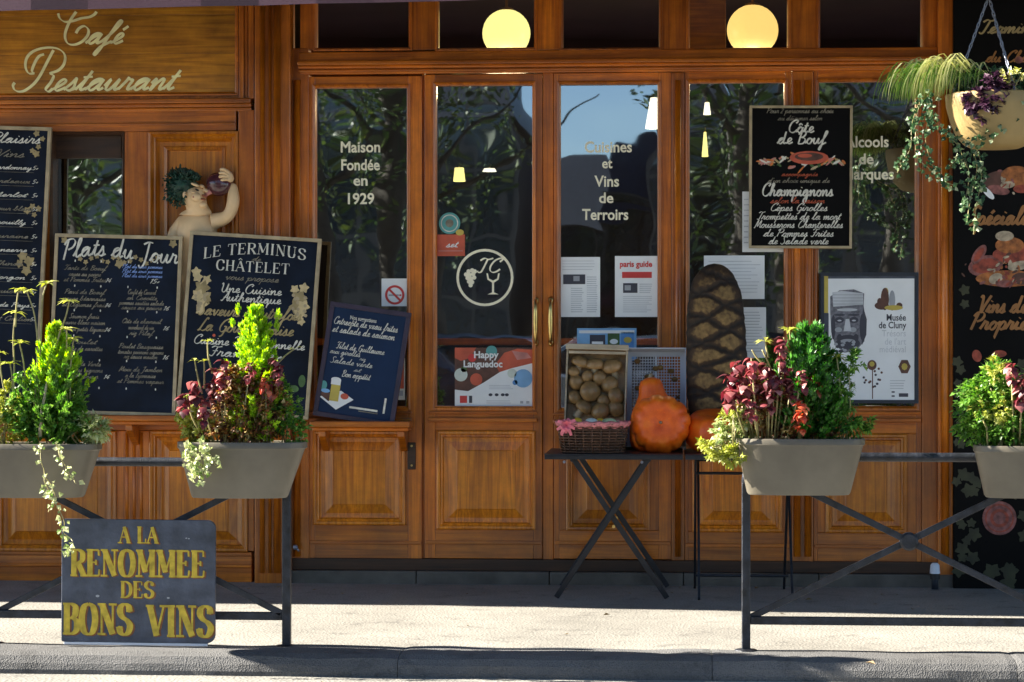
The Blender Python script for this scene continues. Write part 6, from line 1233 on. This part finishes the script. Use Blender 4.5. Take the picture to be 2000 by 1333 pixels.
# ================================================================== ACROSS THE STREET (seen in the panes)
def refl(u, v, Y): p = P(u, v, Y); return Vector((p.x, -p.y, p.z))
STR = []
def tree(u, Y, label, lean=0.0, h=11.0, r=.16, spread=2.6, n=2600, cz=6.6):
    p = refl(u, 667, Y); t = thing('street_tree', label, 'tree', (p.x, p.y, -.07), group='plane trees across the street')
    mb = MB(); pts = [(0, 0, -.1), (lean*.1, 0, 1.5), (lean*.45, .1, 3.5), (lean, .1, 5.5), (lean*1.3, 0, h*.8)]
    mb.tube(pts, [r*1.3, r*1.05, r*.9, r*.7, r*.25], 10, 'bark')
    for k in range(9):
        z0 = 3.2+k*.6; a = k*2.4; L_ = 1.6+random.random()
        b0 = Vector((lean*z0/6, .05, z0)); mb.tube([b0, b0+Vector((cos(a)*L_*.5, sin(a)*L_*.5, .7)), b0+Vector((cos(a)*L_, sin(a)*L_, 1.7))], [r*.45, r*.25, r*.08], 6, 'bark')
    mb.build('trunk', parent=t, smooth=True)
    mb = MB()
    for k in range(n):
        a = random.random()*2*pi; q = Vector((random.gauss(0, 1), random.gauss(0, 1), random.gauss(0, 1))).normalized()*(random.random()**.4)
        c = Vector((lean+q.x*spread, q.y*spread, cz+q.z*3.6)); c += Vector((noise.noise(c*.7), noise.noise(c*.7+Vector((9, 0, 0))), 0))*.8
        s = random.uniform(.04, .08); d = Vector((random.gauss(0, 1), random.gauss(0, 1), random.gauss(0, .6))).normalized()*s; e = d.orthogonal().normalized()*s*.5
        mb.add([c-d, c+e, c+d, c-e], [(0, 1, 2), (0, 2, 3)], 'tree_leaf')
    mb.build('crown', parent=t, kind='stuff')
for a in [(140, 20, 'dense tree added to darken the small side window reflection', .1, 11, .2, 2.6, 7000, 4.8), (640, 19, 'leafy tree across the street, leftmost in the panes', -.4, 11, .2, 2.4, 6500, 6.0), (745, 20, 'thick forked trunk mirrored in the tall left window', .3, 11, .17, 1.9, 2600, 7.2), (850, 22, 'tree mirrored in the left door pane', -.3, 11, .15, 1.9, 3600, 5.8),  # the first tree is added only to darken the side window reflection
          (1440, 19, 'bushy tree mirrored beside the bread loaf', .2, 10, .16, 1.55, 4200, 5.2), (1560, 22, 'tree mirrored behind the black hanging board', -.2, 11, .2, 2.0, 3800, 5.4), (1725, 18, 'leaning trunk mirrored above the museum poster', .5, 11, .15, 1.9, 3200, 5.8)]:
    tree(a[0], a[1], a[2], *a[3:])
def house(u0, u1, vt, Y, d, label, mat='house_stone', rows=3, cols=5):
    a, b = refl(u0, vt, Y), refl(u1, vt, Y); x0, x1 = a.x, b.x; top = a.z; yf = a.y
    t = thing('town_house', label, 'building', ((x0+x1)/2, yf, 0)); W = x1-x0; H = top-2.2
    mb = MB(); mb.box(-W/2, W/2, -d, 0, -.1, H, mat); mb.build('wall', parent=t)
    mb = MB(); mb.add([(-W/2-.2, .2, H), (W/2+.2, .2, H), (W/2+.2, -d, H), (-W/2-.2, -d, H), (-W/2+.3, -1.2, top), (W/2-.3, -1.2, top), (W/2-.3, -d+1, top), (-W/2+.3, -d+1, top)], [(0, 1, 5, 4), (1, 2, 6, 5), (2, 3, 7, 6), (3, 0, 4, 7), (4, 5, 6, 7), (0, 3, 2, 1)], 'zinc'); mb.build('roof', parent=t)
    w0 = None
    for i in range(cols):
        for j in range(rows):
            xx = -W/2+W*(i+.5)/cols; zz = H*(j+.3)/rows
            if w0 is None:
                mb = MB(); mb.box(-.5, .5, 0, .06, 0, 1.7, 'house_window'); mb.box(-.4, .4, .061, .07, .1, 1.6, 'car_glass'); w0 = mb.build('window', parent=t); o = w0
            else: o = w0.copy(); C.objects.link(o)
            o.location = (xx, 0, zz)
    return t
house(-500, 555, 40, 44, 12, 'tall stone house added at the far left to darken the side window reflection', rows=4, cols=8)  # added to keep bright sky out of the side window reflection
house(560, 998, 60, 44, 12, 'long stone house facing the cafe, dark in the left panes', rows=4, cols=6)
house(985, 1215, 300, 60, 12, 'low house with a zinc roof at the end of the open gap', rows=2, cols=4)
house(1190, 1290, 262, 50, 12, 'small house right of the sky gap, its windows in rows', rows=3, cols=2)
house(1291, 1420, 90, 46, 12, 'tall narrow house mirrored beside the bread loaf', rows=4, cols=3)
house(1425, 2400, 40, 42, 12, 'tall stone house opposite, behind the right hand trees', rows=4, cols=8)
def car(u, Y, label, mat, flip=1):
    p = refl(u, 667, Y); t = thing('parked_car', label, 'car', (p.x, p.y, -.078), group='cars parked across the street')
    prof = [(-2.1, .35), (-2.12, .62), (-1.95, .85), (-1.1, .95), (-.55, 1.38), (.75, 1.42), (1.45, 1.0), (2.0, .92), (2.12, .65), (2.1, .35)]
    mb = MB(); n = len(prof); rows = [(-.82, .96), (-.86, 1), (.86, 1), (.82, .96)]
    vs = [(a*flip*(s), y*(1-.18*max(0, (b-.95)/.47)), b) for y, s in rows for a, b in prof]
    mb.add(vs, [(r*n+i, r*n+i+1, (r+1)*n+i+1, (r+1)*n+i) for r in range(3) for i in range(n-1)]+[tuple(range(n)), tuple(3*n+i for i in range(n))[::-1]], mat); fixn(mb.build('body', parent=t, bevel=.05))
    for y in (-.8, .8):
        mb = MB(); q = [(-.95, .97), (-.5, 1.33), (.7, 1.36), (1.25, 1.0)]; mb.add([(a*flip, y+(.03 if y > 0 else -.03)*(2.4-1.9*b), b) for a, b in q], [(0, 1, 2, 3)], 'car_glass'); mb.build('side_window', parent=t)
    for x in (-1.3, 1.3):
        for y in (-.84, .84):
            mb = MB(); mb.tube([(x, y-.1, .32), (x, y+.1, .32)], .32, 20, 'black_rubber'); mb.tube([(x, y-.11, .32), (x, y+.11, .32)], .19, 14, 'car_silver'); mb.build('wheel', parent=t)
car(680, 14, 'dark blue car mirrored low in the tall left window', 'car_dark'); car(960, 15, 'silver car mirrored behind the round emblem', 'car_silver', -1); car(1230, 15, 'white car mirrored low in the right door', 'car_white'); car(1620, 14.5, 'dark car mirrored at the right window', 'car_dark', -1)

# unseen trees added above the view to block skylight and deepen the pavement shade
def sky_block_tree(x, y, label, sx=4.6, sy=3.0, cz=7.2, n=5200):
    t = thing('street_tree', label, 'tree', (x, y, -.07), group='unseen trees added to block skylight')
    mb = MB(); mb.tube([(0, 0, -.1), (.02, 0, 1.6), (.1, 0, 3.6), (.15, 0, 5.4), (.2, 0, 8.6)], [.24, .2, .17, .13, .04], 12, 'bark')
    for k in range(10):
        z0 = 4.3+k*.35; a = k*2.4; mb.tube([(.12, 0, z0), (.1+cos(a)*1.4, sin(a)*1.0, z0+.9), (.1+cos(a)*3.2, sin(a)*2.2, z0+1.8)], [.09, .06, .02], 6, 'bark')
    mb.build('trunk', parent=t, smooth=True); mb = MB()
    for k in range(n):
        q_ = rnd()*(random.random()**.45); c = Vector((q_.x*sx, q_.y*sy, cz+q_.z*2.4)); c += Vector((noise.noise(c*.6), noise.noise(c*.6+Vector((9, 0, 0))), 0))
        if c.z < 4.7: continue
        s = random.uniform(.10, .17); d = rnd()*s; e = d.orthogonal().normalized()*s*.6; mb.add([c-d, c+e, c+d, c-e], [(0, 1, 2), (0, 2, 3)], 'tree_leaf')
    mb.build('crown', parent=t, kind='stuff')
for i, (x, lb) in enumerate([(-14, 'farthest left unseen tree added to block skylight'), (-6.5, 'unseen tree added just left of the view to block skylight'), (4.5, 'unseen tree added just right of the view to block skylight'), (12, 'farthest right unseen tree added to block skylight')]): sky_block_tree(x, -7.0, lb)
